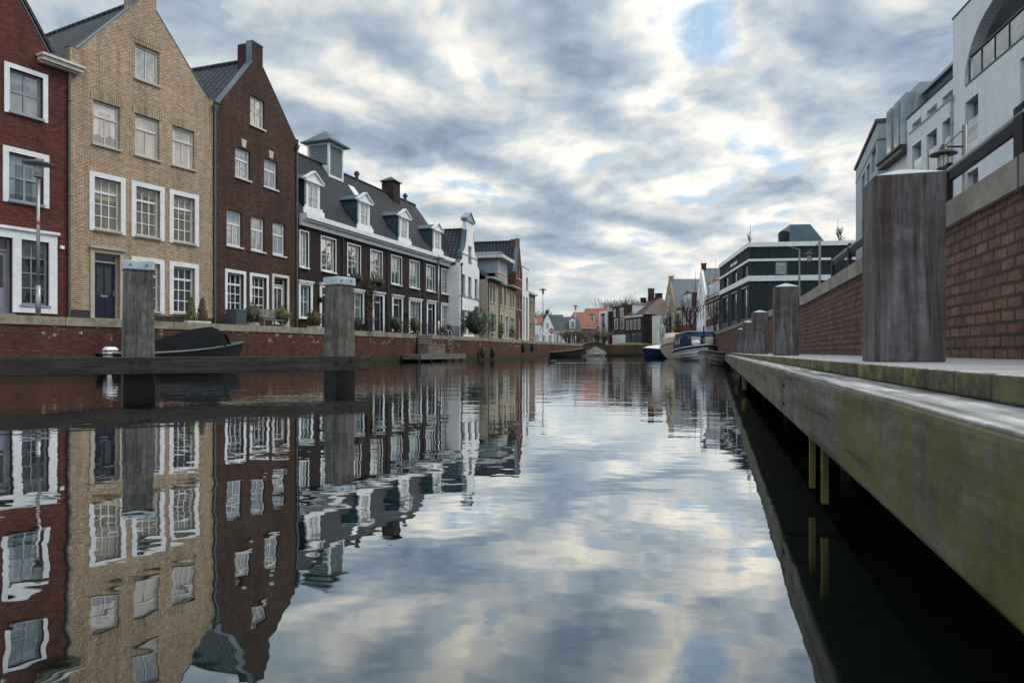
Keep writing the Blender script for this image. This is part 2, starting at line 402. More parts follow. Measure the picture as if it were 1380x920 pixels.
def deckmat():
    """boards laid across the jetty: grey worn tops, mossy end grain"""
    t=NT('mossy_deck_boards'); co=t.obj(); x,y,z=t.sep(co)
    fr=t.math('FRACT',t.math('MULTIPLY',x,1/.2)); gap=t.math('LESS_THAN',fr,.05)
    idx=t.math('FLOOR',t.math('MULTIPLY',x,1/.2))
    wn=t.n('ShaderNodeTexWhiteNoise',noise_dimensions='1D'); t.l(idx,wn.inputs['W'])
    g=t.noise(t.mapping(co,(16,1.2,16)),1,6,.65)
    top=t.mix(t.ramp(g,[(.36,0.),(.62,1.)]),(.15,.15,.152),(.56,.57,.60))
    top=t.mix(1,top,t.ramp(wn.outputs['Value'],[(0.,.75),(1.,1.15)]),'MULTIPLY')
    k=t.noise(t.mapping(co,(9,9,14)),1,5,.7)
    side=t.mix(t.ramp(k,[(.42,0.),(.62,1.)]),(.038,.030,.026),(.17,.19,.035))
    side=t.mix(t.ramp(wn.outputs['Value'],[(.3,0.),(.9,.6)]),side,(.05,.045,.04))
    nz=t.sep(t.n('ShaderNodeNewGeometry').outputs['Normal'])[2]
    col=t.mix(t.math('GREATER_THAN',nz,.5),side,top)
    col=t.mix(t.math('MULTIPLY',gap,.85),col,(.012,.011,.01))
    t.bsdf(col,.75,spec=.35,bump=t.bump(t.math('ADD',g,t.math('MULTIPLY',gap,-1.5)),.6,.006)); return t.m
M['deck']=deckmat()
M['coping']=concrete('stone_coping',(.30,.275,.22),True,1.9,moss=(.12,.11,.05))
M['copingr']=concrete('concrete_coping',(.33,.315,.28),True,2.4,moss=(.15,.13,.08),dark=(.12,.11,.1))

def watermat():
    t=NT('canal_water'); co=t.obj(); x,y,z=t.sep(co)
    # slow swell, wind ripples; ripples fade out towards the sheltered near water
    big=t.noise(t.mapping(co,(.55,.8,1)),1,2,.4)
    mid=t.noise(t.mapping(co,(1.5,2.4,1),rot=(0,0,.35)),1,3,.5)
    fin=t.noise(t.mapping(co,(5.5,8,1),rot=(0,0,-.2)),1,2,.5)
    breeze=t.ramp(t.math('MULTIPLY',y,1/60.),[(.04,0.06),(.12,.2),(.2,.65),(.4,.85),(1.,.9)])
    gust=t.ramp(t.noise(t.mapping(co,(.08,.11,1)),1,2),[(.35,.35),(.65,1.2)])
    h=t.math('ADD',t.math('MULTIPLY',big,.0056),t.math('MULTIPLY',mid,.0026))
    r=t.math('MULTIPLY',t.math('MULTIPLY',fin,.0026),t.math('MULTIPLY',breeze,gust))
    r2=t.math('MULTIPLY',t.math('MULTIPLY',mid,.006),t.math('MULTIPLY',breeze,gust))
    # wake of the duck: a low ridge line across the canal
    wk=t.math('SUBTRACT',y,t.math('ADD',37.5,t.math('MULTIPLY',x,.05)))
    ridge=t.math('MULTIPLY',t.math('EXPONENT',t.math('MULTIPLY',t.math('MULTIPLY',wk,wk),-4.)),
                 t.math('MULTIPLY',t.math('GREATER_THAN',x,2.2),.03))
    hh=t.math('ADD',t.math('ADD',h,r),t.math('ADD',r2,ridge))
    nrm=t.bump(hh,1.,1.)
    g=t.n('ShaderNodeBsdfGlossy',Roughness=.0); g.inputs['Color'].default_value=(.93,.95,.97,1); t.l(nrm,g.inputs['Normal'])
    d=t.n('ShaderNodeBsdfDiffuse'); d.inputs[0].default_value=(.006,.012,.009,1)
    lw=t.n('ShaderNodeFresnel',IOR=1.33); t.l(nrm,lw.inputs['Normal'])
    f=t.ramp(lw.outputs[0],[(0.,.22),(.08,.36),(.15,.54),(.25,.69),(.5,.87),(.9,.97)])
    m=t.n('ShaderNodeMixShader'); t.l(f,m.inputs[0]); t.l(d.outputs[0],m.inputs[1]); t.l(g.outputs[0],m.inputs[2])
    t.l(m.outputs[0],t.out.inputs[0]); return t.m
M['water']=watermat()

# ------------------------------------------------------------------ setting
LQ=[(-30.,-8.7),(-13.25,23.37),(-10.3,29.),(-1.9,53.2),(2.25,69.),(9.9,96.),(9.9,112.)]
RQ=[(-.8,-8.,1.61),(.4,-4.,1.61),(5.18,12.,1.61),(7.55,20.5,1.75),(13.5,45.,1.93),(16.6,60.,1.95),(20.5,80.,1.95),(23.,104.,1.8)]
mb=MB(); mb.quad((-400,-60,0),(400,-60,0),(400,700,0),(-400,700,0))
obj('water',mb,M['water'],kind='structure')
def inset(path,d):
    """offset a path sideways by d (to its left when d>0)"""
    out=[]
    for i,p in enumerate(path):
        a=Vector(path[max(i-1,0)][:2]); b=Vector(path[min(i+1,len(path)-1)][:2]); t=(b-a).normalized()
        out.append((p[0]-t.y*d,p[1]+t.x*d))
    return out
lq=inset(LQ[:-1],.42); rq=inset(RQ,-.42)
mb=MB()
mb.quad(*([(x,y,1.66) for x,y in lq]+[(9.4,112,1.66),(-400,112,1.66),(-400,-8.7,1.66)]))
mb.quad((-400,112,1.66),(15,112,1.66),(15,104.4,1.66),(26,104.4,1.66),(400,104.4,1.66),(400,1500,1.66),(-400,1500,1.66))
obj('ground',mb,M['asphalt'],kind='structure')
mb=MB(); mb.quad(*([(x,y,1.5) for x,y in rq]+[(400,104.,1.5),(400,-8,1.5)][0:2]))
obj('pavement',mb,M['asphalt'],kind='structure')

def path_strip(mb,path,off0,off1,z0f,z1f,top=True,back=True):
    """wall along a path, front face at offset off0, back at off1; uv = metres along / height"""
    A=inset(path,off0); B=inset(path,off1); s=0
    for i in range(len(path)-1):
        L=math.dist(path[i][:2],path[i+1][:2])
        a0,a1,b0,b1=A[i],A[i+1],B[i],B[i+1]
        z00,z01,z10,z11=z0f(i),z0f(i+1),z1f(i),z1f(i+1)
        def face(p,uv):
            f=mb.quad(*p); mb.uv[f]=uv
        face(((*a0,z00),(*a1,z01),(*a1,z11),(*a0,z10)),((s,z00),(s+L,z01),(s+L,z11),(s,z10)))
        if top: face(((*a0,z10),(*a1,z11),(*b1,z11),(*b0,z10)),((s,z10),(s+L,z10),(s+L,z10+.4),(s,z10+.4)))
        if back: face(((*b1,z01),(*b0,z00),(*b0,z10),(*b1,z11)),((s+L,z01),(s,z00),(s,z10),(s+L,z11)))
        face(((*b0,z00),(*b1,z01),(*a1,z01),(*a0,z00)),((s,0),(s+L,0),(s+L,.4),(s,.4)))
        if i==0: face(((*b0,z00),(*a0,z00),(*a0,z10),(*b0,z10)),((0,0),(.4,0),(.4,1),(0,1)))
        if i==len(path)-2: face(((*a1,z01),(*b1,z01),(*b1,z11),(*a1,z11)),((0,0),(.4,0),(.4,1),(0,1)))
        s+=L
    return mb
def quay(label,path,side,zt,cop,wm,cm):
    q=thing('quay_wall',label,'quay wall')
    path_n=path
    obj('brickwork',path_strip(MB(),path_n,0,.4*side,lambda i:-1.,lambda i:zt(i)-cop,top=False),wm,q)
    obj('coping',path_strip(MB(),path_n,-.035*side,.43*side,lambda i:zt(i)-cop,zt),cm,q)
    return q
quay('long red brick quay wall with stone coping below the gabled houses',LQ[:6]+[(9.2,112.)],1,lambda i:1.70,.27,M['quaybrick'],M['coping'])
quay('brown brick quay wall with concrete coping behind the wooden jetty',RQ,-1,lambda i:RQ[min(i,7)][2],.165,M['rightbrick'],M['copingr'])
FQ=[(23.,104.),(14.6,104.),(14.9,112.)]
quay('distant brick quay wall closing the end of the canal',FQ,-1,lambda i:1.75,.12,M['farbrick'],M['coping'])

# brick arch bridge at the bend
br=thing('arch_bridge','low arched brick bridge at the end of the canal','bridge',(9.9,99,0),math.atan2(5,4.7))
L=math.hypot(4.7,5); pts=[]
for k in range(17):
    u=k/16; pts.append((L*u,1.45+.55*math.sin(math.pi*u)))
low=[(L*(1-k/12.),.25+.85*math.sin(math.pi*k/12.)) for k in range(13)]
low=[(L-.25,-.3)]+[(.25+(L-.5)*(1-k/12.),.15+.95*math.sin(math.pi*k/12.)) for k in range(13)]+[(.25,-.3)]
obj('span',MB().plate([(0,-.3)]+pts+[(L,-.3)]+low,[],0,3.5),M['bridge'],br)
mb=MB()
for k in range(16):
    a,b=pts[k],pts[k+1]; mb.prism([(a[0],a[1]+.003),(b[0],b[1]+.003),(b[0],b[1]+.10),(a[0],a[1]+.10)],'y',-.06,.28)
obj('coping',mb,M['farbrickp'],br)
# lawn on the far bank
mb=MB(); rows=[]
for j in range(7):
    y=104.5+j*1.6; rows.append([(15.2+i*.75,y+.2*rnd.random(),1.70+.34*math.sin(math.pi*min(1,(j+.4)/5))*math.sin(math.pi*(i+.6)/11)+.02*rnd.random()) for i in range(11)])
obj('grass',mb.grid(rows),M['grass'],kind='stuff')

# ------------------------------------------------------------------ houses
def bars(mb,u0,u1,z0,z1,w,y0,y1):
    mb.box(u0,u0+w,y0,y1,z0,z1); mb.box(u1-w,u1,y0,y1,z0,z1)
    mb.box(u0+w,u1-w,y0,y1,z0,z0+w); mb.box(u0+w,u1-w,y0,y1,z1-w,z1)
def window(h,u0,u1,z0,z1,vx=(.5,),hz=(),g='gdark',fm='white',sw=0,sm='white',sill='offwhite',rec=.11,fw=.07,mt=.035,thick=(),y=0,sillout=.07,surr_pro=.03,head=None):
    """recessed window: frame mesh > pane, surround, sill. u0.. are the edges of the wall opening"""
    mb=MB(); ya,yb=y+rec,y+rec+.07
    bars(mb,u0+.004,u1-.004,z0+.004,z1-.004,fw,ya,yb)
    iu0,iu1,iz0,iz1=u0+fw,u1-fw,z0+fw,z1-fw
    for v in vx:
        f,a,b=v if isinstance(v,tuple) else (v,0,1)
        c=iu0+(iu1-iu0)*f; mb.box(c-mt/2,c+mt/2,ya+.012,yb-.012,iz0+(iz1-iz0)*a,iz0+(iz1-iz0)*b)
    for f in hz:
        c=iz0+(iz1-iz0)*f; mb.box(iu0,iu1,ya+.008,yb-.016,c-mt/2,c+mt/2)
    for f in thick:
        c=iz0+(iz1-iz0)*f; mb.box(iu0,iu1,ya-.006,yb-.004,c-.045,c+.045)
    w=obj('window',mb,M[fm],h)
    jit=rnd.uniform(-.004,.004)
    p=MB(); p.quad((iu0-.01,yb-.03+jit,iz0-.01),(iu1+.01,yb-.03-jit,iz0-.01),(iu1+.01,yb-.03-jit,iz1+.01),(iu0-.01,yb-.03+jit,iz1+.01))
    obj('pane',p,M[g],w)
    if sw:
        s=MB(); a,b=y-surr_pro,y+.012
        s.box(u0-sw,u0,a,b,z0-sw*.5,z1+sw); s.box(u1,u1+sw,a,b,z0-sw*.5,z1+sw)
        s.box(u0,u1,a,b,z1,z1+sw); s.box(u0,u1,a,b,z0-sw*.5,z0)
        obj('surround',s,M[sm],w)
    if sill:
        s=MB(); e=.06 if not sw else .02
        s.box(u0-e,u1+e,y-sillout-(surr_pro if sw else 0),y+rec,z0-.075,z0+.003); obj('sill',s,M[sill],w)
    if head:
        s=MB(); s.box(u0-sw-.06,u1+sw+.06,y-.11,y+.01,z1+sw+.001,z1+sw+.07); s.box(u0-sw-.02,u1+sw+.02,y-.07,y+.01,z1+sw-.09,z1+sw+.001)
        obj('hood',s,M[head],w)
    return w
def hole(u0,u1,z0,z1): return [(u0,z0),(u1,z0),(u1,z1),(u0,z1)]
def door(h,u0,u1,z0,z1,lz,leaf='navy',fm='cement',sw=.16,rec=.2,glazed='gdark',panes=((.18,.45,.42,.92),(.55,.82,.42,.92)),hood=None,y=0,slot=True):
    """front door: leaf > surround, transom light, glazing, handle"""
    mb=MB(); mb.box(u0+.06,u1-.06,y+rec,y+rec+.05,z0,lz)
    W=u1-u0-.12; H=lz-z0
    for (a,b,c,d) in ((.12,.46,.08,.34),(.54,.88,.08,.34)):
        mb.box(u0+.06+W*a,u0+.06+W*b,y+rec-.015,y+rec+.001,z0+H*c,z0+H*d)
    d=obj('door',mb,M[leaf],h)
    f=MB(); f.box(u0,u0+.06,y+rec-.04,y+rec+.06,z0,z1); f.box(u1-.06,u1,y+rec-.04,y+rec+.06,z0,z1)
    f.box(u0+.06,u1-.06,y+rec-.04,y+rec+.06,z1-.06,z1); f.box(u0+.06,u1-.06,y+rec-.04,y+rec+.06,lz+.002,lz+.062)
    if sw:
        f.box(u0-sw,u0,y-.05,y+.012,z0,z1+sw); f.box(u1,u1+sw,y-.05,y+.012,z0,z1+sw); f.box(u0,u1,y-.05,y+.012,z1,z1+sw)
    if hood: f.box(u0-sw-.06,u1+sw+.06,y-.14,y+.01,z1+sw+.001,z1+sw+.075)
    f.box(u0-.05,u1+.05,y-.12,y+rec,z0-.1,z0-.004)
    obj('door_frame',f,M[fm],d)
    p=MB()
    if z1-.06-lz-.07>.05: p.quad((u0+.06,y+rec+.03,lz+.06),(u1-.06,y+rec+.03,lz+.06),(u1-.06,y+rec+.03,z1-.06),(u0+.06,y+rec+.03,z1-.06))
    for a,b,c,e in panes:
        p.box(u0+.06+W*a,u0+.06+W*b,y+rec-.006,y+rec+.002,z0+H*c,z0+H*e)
    if p.v: obj('pane',p,M[glazed],d)
    k=MB(); k.box(u1-.15,u1-.11,y+rec-.05,y+rec-.001,z0+H*.42,z0+H*.52)
    if slot: k.box((u0+u1)/2-.14,(u0+u1)/2+.14,y+rec-.02,y+rec-.001,z0+H*.385,z0+H*.42)
    obj('handle',k,M['steel'],d)
    return d
def downpipe(h,u,z0,z1,m='pipe',y=-.07,hop=True):
    mb=MB().tube([(u,y,z0),(u,y,z1)],.045,8)
    if hop: mb.frustum(u,y,z1,z1+.22,.06,.06,.12,.1)
    for z in (z0+1.2,(z0+z1)/2,z1-1): mb.box(u-.06,u+.06,y-.055,y+.07,z,z+.03)
    return obj('downpipe',mb,M[m],h,smooth=False)
def house(name,label,P0,yaw,side='L',cat='house',group=None,base=1.5):
    rz=math.pi/2-R(yaw) if side=='L' else -math.pi/2-R(yaw)
    h=thing(name,label,cat,(P0[0],P0[1],base),rz,group); BZ[h.name]=base; return h
def gable_roof(h,w0,w1,zf,zr,y0,y1,m,over=0,name='roof',th=.18):
    """ridge along local y between y0 and y1"""
    c=(w0+w1)/2
    mb=MB(); mb.prism([(w0-over,zf),(c,zr),(w1+over,zf),(w1+over,zf-th),(c,zr-th),(w0-over,zf-th)],'y',y0,y1)
    # split concave section into two slabs
    mb=MB(); mb.prism([(w0-over,zf),(c,zr),(c,zr-th),(w0-over,zf-th)],'y',y0,y1); mb.prism([(c,zr),(w1+over,zf),(w1+over,zf-th),(c,zr-th)],'y',y0,y1)
    mb.tube([(c,y0,zr+.02),(c,y1,zr+.02)],.1,6)
    return obj(name,mb,m,h)
def sidewalls(mb,w0,w1,y0,y1,z0,z1,t=.3):
    mb.box(w0,w0+t,y0,y1,z0,z1); mb.box(w1-t,w1,y0,y1,z0,z1); mb.box(w0+t,w1-t,y1-t,y1,z0,z1); return mb
def neck_gable(h,w0,w1,zf,nu0,nu1,zn,ztop,holes,wm,sh=.27,depth=11,rm='tiley',cap=.34,chim='zinc',zb=1.5,flash='zinc'):
    out=[(w0,zb),(w1,zb),(w1,zf),(w1-sh,zf),(nu1,zn),(nu1,ztop),(nu0,ztop),(nu0,zn),(w0+sh,zf),(w0,zf)]
    mb=MB().plate(out,holes,0,cap); sidewalls(mb,w0+.001,w1-.001,cap,depth,zb,zf-.35)
    obj('wall',mb,M[wm],h)
    zr=zn+.1*(0)
    gable_roof(h,w0+.02,w1-.02,zf-.25,zf-.25+(zn-zf)*((w1-w0)/2)/((w1-w0)/2-sh-(nu1-nu0)/2)-.15,cap-.02,depth,M[rm])
    f=MB()
    for (a,b) in (((w0+sh,zf),(nu0,zn)),((w1-sh,zf),(nu1,zn))):
        dx,dz=b[0]-a[0],b[1]-a[1]; l=math.hypot(dx,dz); nx,nz=-dz/l*.035,dx/l*.035
        if nz<0: nx,nz=-nx,-nz
        f.prism([(a[0],a[1]+.002),(b[0],b[1]+.002),(b[0]+nx,b[1]+nz),(a[0]+nx,a[1]+nz)],'y',-.015,cap+.03)
    f.box(w0-.01,w0+sh,-.015,cap+.03,zf+.001,zf+.035); f.box(w1-sh,w1+.01,-.015,cap+.03,zf+.001,zf+.035)
    obj('gable_flashing',f,M[flash],h)
    c=MB(); c.box(nu0-.03,nu1+.03,-.02,cap+.02,ztop+.001,ztop+.06); c.box(nu0-.028,nu0-.003,.02,cap+.02,zn-.1,ztop); c.box(nu1+.003,nu1+.028,.02,cap+.02,zn-.1,ztop)
    obj('chimney_flashing',c,M[chim],h)
    ch=MB(); ch.box(nu0+.004,nu1-.004,cap+.003,cap+.55,zn-.8,ztop-.03); obj('chimney',ch,M[wm],h)

# ---- red house at the frame edge
h=house('red_brick_house','red brick house with white framed windows at the end of the row',(-16.09,24.85),27.6)
W0,W1=-6.2,-.02
ho=[hole(-1.98,-.92,8.76,10.22),hole(-2.0,-.90,5.75,7.37),hole(-1.62,-.74,2.22,4.45),hole(-2.82,-1.90,1.9,4.45),
    hole(-4.9,-3.84,8.76,10.22),hole(-4.9,-3.8,5.75,7.37),hole(-5.3,-3.6,2.22,4.45),hole(-3.6,-2.6,11.4,12.7)]
neck_gable(h,W0,W1,11.18,-3.5,-2.7,14.4,15.2,ho,'red',sh=.7)
for (a,b,c,d,s) in ((-1.98,-.92,8.76,10.22,.16),(-4.9,-3.84,8.76,10.22,.16),(-2.0,-.90,5.75,7.37,.18),(-4.9,-3.8,5.75,7.37,.18)):
    window(h,a,b,c,d,vx=(.5,),hz=(.5,),g='gblue',fm='lav',sw=s,sm='white',sill='lav',mt=.07,rec=.13)
window(h,-3.6,-2.6,11.4,12.7,hz=(.5,),g='gblue',fm='lav')
w=window(h,-1.62,-.74,2.22,4.45,vx=(.42,),hz=(.25,.5,.75),g='gdark',fm='lav',sill='lav')
window(h,-5.3,-3.6,2.22,4.45,vx=(.25,.5,.75),hz=(.25,.5,.75),g='gdark',fm='lav',sill='lav')
door(h,-2.82,-1.90,1.9,4.45,4.0,'lav','lav',sw=0,panes=((.15,.85,.42,.94),))
s=MB(); s.box(-.735,-.46,-.05,.01,1.95,4.75); s.box(-1.895,-1.625,-.05,.01,1.95,4.46); s.box(-3.1,-2.825,-.05,.01,1.95,4.46); s.box(-3.1,-.735,-.05,.01,4.46,4.75); s.box(-3.18,-.40,-.12,.01,4.752,4.85); s.box(-1.62,-.74,-.05,.01,1.95,2.13)
obj('shopfront_surround',s,M['white'],h)
s=MB(); s.box(-1.15,.32,-.42,.0,10.92,11.0); s.box(-1.1,.27,-.34,0,10.78,10.919); s.box(-1.05,.22,-.2,0,10.72,10.779)
obj('cornice',s,M['offwhite'],h)
s=MB(); s.box(-.36,-.22,-.06,0,4.3,4.42); obj('house_number',s,M['signw'],h)
downpipe(h,-.06,1.8,10.7,'pipe')

# ---- yellow house
h=house('yellow_brick_house','yellow brick house with stepped neck gable and white framed windows',(-16.09,24.85),27.6)
W4=[(2.49,3.53,11.47,12.85)]; W3=[(.84,1.87,8.43,10.07),(2.49,3.53,8.43,10.07),(4.12,5.18,8.43,10.07)]
o=.19
W2=[(.69+o,2.09-o,5.24,7.37-o),(2.33+o,3.75-o,5.24,7.37-o),(3.98+o,5.38-o,5.24,7.37-o)]
W1=[(2.33+o,3.75-o,2.25,4.38-o),(3.98+o,5.38-o,2.25,4.38-o)]
D1=(.87,1.86,1.87,4.34)
neck_gable(h,0.0,6.12,11.72,2.6,3.38,14.5,15.6,[hole(*q) for q in W4+W3+W2+W1+[D1]],'yellow',depth=12)
for q in W4: window(h,*q,vx=(.5,),g='ggrey',fw=.09,sill='cement',fm='offwhite')
for q in W3: window(h,*q,vx=((.5,0,.68),),thick=(.68,),g='gpink',fm='offwhite',fw=.08,sill='cement')
for q in W2: window(h,*q,vx=(.333,.667),hz=(.25,.5),thick=(.75,),g='golive',fm='white',sw=o,rec=.16,sill='cement')
for q in W1: window(h,*q,vx=(.333,.667),hz=(.25,.5),thick=(.75,),g='gdark',fm='white',sw=o,rec=.16,sill='cement')
door(h,*D1,4.0,'navy','cement',sw=.15,hood=True)
for q in W3+W4:
    s=MB(); c=(q[0]+q[1])/2; n=8
    top=[(q[0]-.1+(q[1]-q[0]+.2)*k/n, q[3]+.24+.10*math.sin(math.pi*k/n)) for k in range(n+1)]
    for k in range(n): s.prism([(top[k][0],q[3]+.002),(top[k+1][0],q[3]+.002),top[k+1],top[k]],'y',-.012,.005)
    obj('brick_arch',s,M['yarch'],h)
s=MB(); s.box(0.03,.70,-.02,0,1.5,2.15); s.box(2.02,6.1,-.02,0,1.5,2.08); obj('plinth',s,M['plinth'],h)
downpipe(h,6.17,1.8,11.3,'pipe')

# ---- brown house
h=house('brown_brick_house','dark brown brick house with tall neck gable and pale keystones',(-13.24,30.3),19.2)
W4=[(2.35,3.36,11.45,12.85)]; W3=[(1.34,2.35,8.72,10.1),(3.33,4.33,8.72,10.1)]
W2=[(.8,1.79,5.47,7.1),(2.4,3.38,5.47,7.1),(3.97,4.95,5.47,7.1)]
G=[(.68+.15,2.04-.15,2.4,4.38-.15),(2.3+.15,3.65-.15,2.4,4.38-.15)]; D1=(4.03,5.07,1.95,4.36)
neck_gable(h,0.06,6.02,11.72,2.51,3.23,14.48,15.45,[hole(*q) for q in W4+W3+W2+G+[D1]],'brown',depth=12)
for q in W4: window(h,*q,vx=(.5,),hz=(.5,),g='gbright',fw=.08)
for q in W3: window(h,*q,vx=((.5,0,.64),),thick=(.64,),g='ggrey',fw=.08)
for q in W2: window(h,*q,vx=((.5,0,.64),),thick=(.64,),g='ggrey',fw=.09)
for q in G: window(h,*q,vx=(.333,.667),hz=(.24,.48),thick=(.74,),g='gdark',sw=.15,rec=.14)
door(h,*D1,3.95,'white','offwhite',sw=.14,panes=((.15,.47,.4,.93),(.53,.85,.4,.93)))
for u in (1.9,3.83):
    s=MB(); s.prism([(u-.12,10.2),(u+.12,10.2),(u+.17,10.57),(u-.17,10.57)],'y',-.03,.01); obj('keystone',s,M['keystone'],h)
downpipe(h,5.82,1.8,11.2,'pipe')

# ---- dark terrace
h=house('dark_brick_terrace','long dark brick terrace with white cornice, four dormers and louvred roof tower',(-11.24,36.03),19.2,cat='terrace')
L=19.9
UP=[(.08,.78,5.1,7.0)]+[(c-.68,c+.68,5.12,7.0) for c in (2.67,5.30,7.90,10.52,13.12,15.72,18.35)]
GW=[(.12,1.0,2.42,4.16),(4.95,6.25,2.42,4.16),(12.45,14.05,1.95,4.16),(17.68,19.18,2.0,4.16)]
GD=[(1.98,3.02,1.93,4.18),(7.56,8.68,1.93,4.18),(10.05,11.2,1.93,4.18),(15.2,16.4,1.93,4.18)]
mb=MB().plate([(0.03,1.5),(L,1.5),(L,7.6),(0.03,7.6)],[hole(*q) for q in UP+GW+GD],0,.3); sidewalls(mb,.03,L,.301,7.0,1.5,7.6)
for x in (.18,L-.15): mb.prism([(.5,7.6),(6.5,7.6),(3.5,12.3)],'x',x-.14,x+.14)
obj('wall',mb,M['dark'],h)
for k,q in enumerate(UP): window(h,*q,vx=(.5,),hz=(.5,),g='gbright' if k<4 else 'gteal',fw=.1,sill='white',sillout=.1,sw=.07,surr_pro=.02)
for q in GW: window(h,*q,vx=(.5,) if q[1]-q[0]<1.4 else (.333,.667),hz=(.5,),g='gteal',sw=.17,head='white',sill='white')
for q in GD: door(h,*q,3.75,'navy','white',sw=.17,hood=True,panes=((.2,.45,.42,.92),(.55,.8,.42,.92)))
s=MB(); s.box(0.03,L+.15,-.16,.02,7.30,7.55); s.box(0.03,L+.22,-.34,.02,7.552,7.66); s.box(.03,L+.26,-.48,.02,7.662,7.92)
obj('cornice',s,M['white'],h)
r=MB(); sl=(12.62-7.90)/3.4
r.prism([(.02,7.93),(3.5,12.62),(3.5,12.42),(.02,7.7)],'x',.03,L+.1); r.prism([(3.5,12.62),(7.1,7.7),(7.1,7.5),(3.5,12.42)],'x',.03,L+.1)
r.tube([(0.03,3.5,12.63),(L+.1,3.5,12.63)],.1,6)
roof=obj('roof',r,M['tilex'],h)
zs=lambda y:7.93+(y-.02)*(12.62-7.93)/3.48
for c in (1.55,6.85,12.05,17.4):
    y0=.22
    f=MB(); f.plate([(c-.62,7.95),(c+.62,7.95),(c+.62,9.93),(c-.62,9.93)],[hole(c-.45,c+.45,8.46,9.76)],y0,y0+.12)
    f.box(c-.95,c+.95,y0-.07,y0-.002,7.93,8.40); f.box(c-.8,c-.6,y0-.05,y0-.001,8.401,8.55); f.box(c+.6,c+.8,y0-.05,y0-.001,8.401,8.55)
    d=obj('dormer',f,M['white'],h)
    p=MB(); p.prism([(c-.80,9.93),(c+.80,9.93),(c,10.42)],'y',y0-.06,y0+.1)
    p.prism([(c-.88,9.93),(c,10.46),(c,10.54),(c-.88,10.0)],'y',y0-.16,y0+.12); p.prism([(c,10.46),(c+.88,9.93),(c+.88,10.0),(c,10.54)],'y',y0-.16,y0+.12)
    p.box(c-.86,c+.86,y0-.13,y0-.004,9.85,9.929)
    obj('pediment',p,M['white'],d)
    k=MB(); yb=.02+(9.9-7.93)/1.348
    for s_ in (-1,1):
        a=c+s_*.60; k.prism([(y0+.121,9.92),(yb,9.92),(y0+.121,zs(y0+.12)-.05)],'x',a-.03,a+.03)
    obj('cheek',k,M['zincd'],d)
    k=MB(); yr=.02+(10.45-7.93)/1.348
    k.prism([(c-.75,9.96),(c,10.36),(c,10.42),(c-.75,10.02)],'y',y0+.13,yr); k.prism([(c,10.36),(c+.75,9.96),(c+.75,10.02),(c,10.42)],'y',y0+.13,yr)
    obj('dormer_roof',k,M['zinc'],d)
    f=MB(); bars(f,c-.45,c+.45,8.46,9.76,.07,y0+.03,y0+.09); f.box(c-.02,c+.02,y0+.04,y0+.08,8.53,9.69); f.box(c-.38,c+.38,y0+.042,y0+.078,9.1,9.14)
    obj('window_frame',f,M['white'],d)
    f=MB(); f.quad((c-.42,y0+.07,8.5),(c+.42,y0+.07,8.5),(c+.42,y0+.07,9.73),(c-.42,y0+.07,9.73)); obj('pane',f,M['gbright'],d)
# louvred tower
cu,cy=7.78,3.7; a=.82
t=MB()
for sx in (-1,1):
    for sy in (-1,1): t.box(cu+sx*a-(.13 if sx>0 else 0),cu+sx*a+(.13 if sx<0 else 0),cy+sy*a-(.13 if sy>0 else 0),cy+sy*a+(.13 if sy<0 else 0),10.9,14.0)
for sx in (-1,1):
    t.box(cu+sx*(a-.05)-.03,cu+sx*(a-.05)+.03,cy-a+.13,cy+a-.13,10.9,12.55); t.box(cu+sx*(a-.06)-.05,cu+sx*(a-.06)+.05,cy-a+.13,cy+a-.13,13.86,14.0)
for sy in (-1,1):
    t.box(cu-a+.13,cu+a-.13,cy+sy*(a-.06)-.05,cy+sy*(a-.06)+.05,10.9,11.95); t.box(cu-a+.13,cu+a-.13,cy+sy*(a-.06)-.05,cy+sy*(a-.06)+.05,13.86,14.0)
tw=obj('roof_tower',t,M['white'],h)
lv=MB(); z=12.0
while z<13.84:
    lv.prism([(cy-a+.02,z),(cy-a+.10,z+.09),(cy-a+.10,z+.105),(cy-a+.02,z+.015)],'x',cu-a+.13,cu+a-.13)
    if z>12.56:
        for sx in (-1,1):
            q=[(cu+sx*(a-.02),z),(cu+sx*(a-.10),z+.09),(cu+sx*(a-.10),z+.105),(cu+sx*(a-.02),z+.015)]
            lv.prism(q if sx<0 else q[::-1],'y',cy-a+.13,cy+a-.13)
    z+=.105
obj('louvres',lv,M['zincl'],tw)
b=MB(); b.box(cu-a+.14,cu+a-.14,cy-a+.14,cy+a-.14,11,13.95); obj('louvre_backing',b,M['iron'],tw)
t=MB(); t.frustum(cu,cy,14.001,14.09,1.12,1.12,1.14,1.14); t.frustum(cu,cy,14.091,15.0,1.08,1.08,.02,.02); obj('tower_roof',t,M['zinc'],tw)
c=MB(); c.box(15.5,16.55,3.0,4.0,11.3,13.55); ch=obj('chimney',c,M['dark'],h)
c=MB(); c.frustum(16.02,3.5,13.551,13.62,.64,.62,.64,.62); c.frustum(16.02,3.5,13.621,13.98,.6,.58,.06,.06); obj('chimney_cap',c,M['zincd'],ch)
for u in (11.2,18.3):
    c=MB().lathe([(.13,12.4),(.13,12.95),(.2,12.96),(.2,13.1),(.13,13.11),(.13,13.2)],10,(u,3.5)); obj('roof_vent',c,M['piped'],h)
c=MB(); y=2.0; c.prism([(y,zs(y)+.0),(y+.75,zs(y+.75)),(y+.75,zs(y+.75)+.1),(y,zs(y)+.1)],'x',8.95,9.65); obj('skylight',c,M['white'],h)
for u in (4.05,9.25,14.45): downpipe(h,u,1.8,7.3,'piped',hop=False)
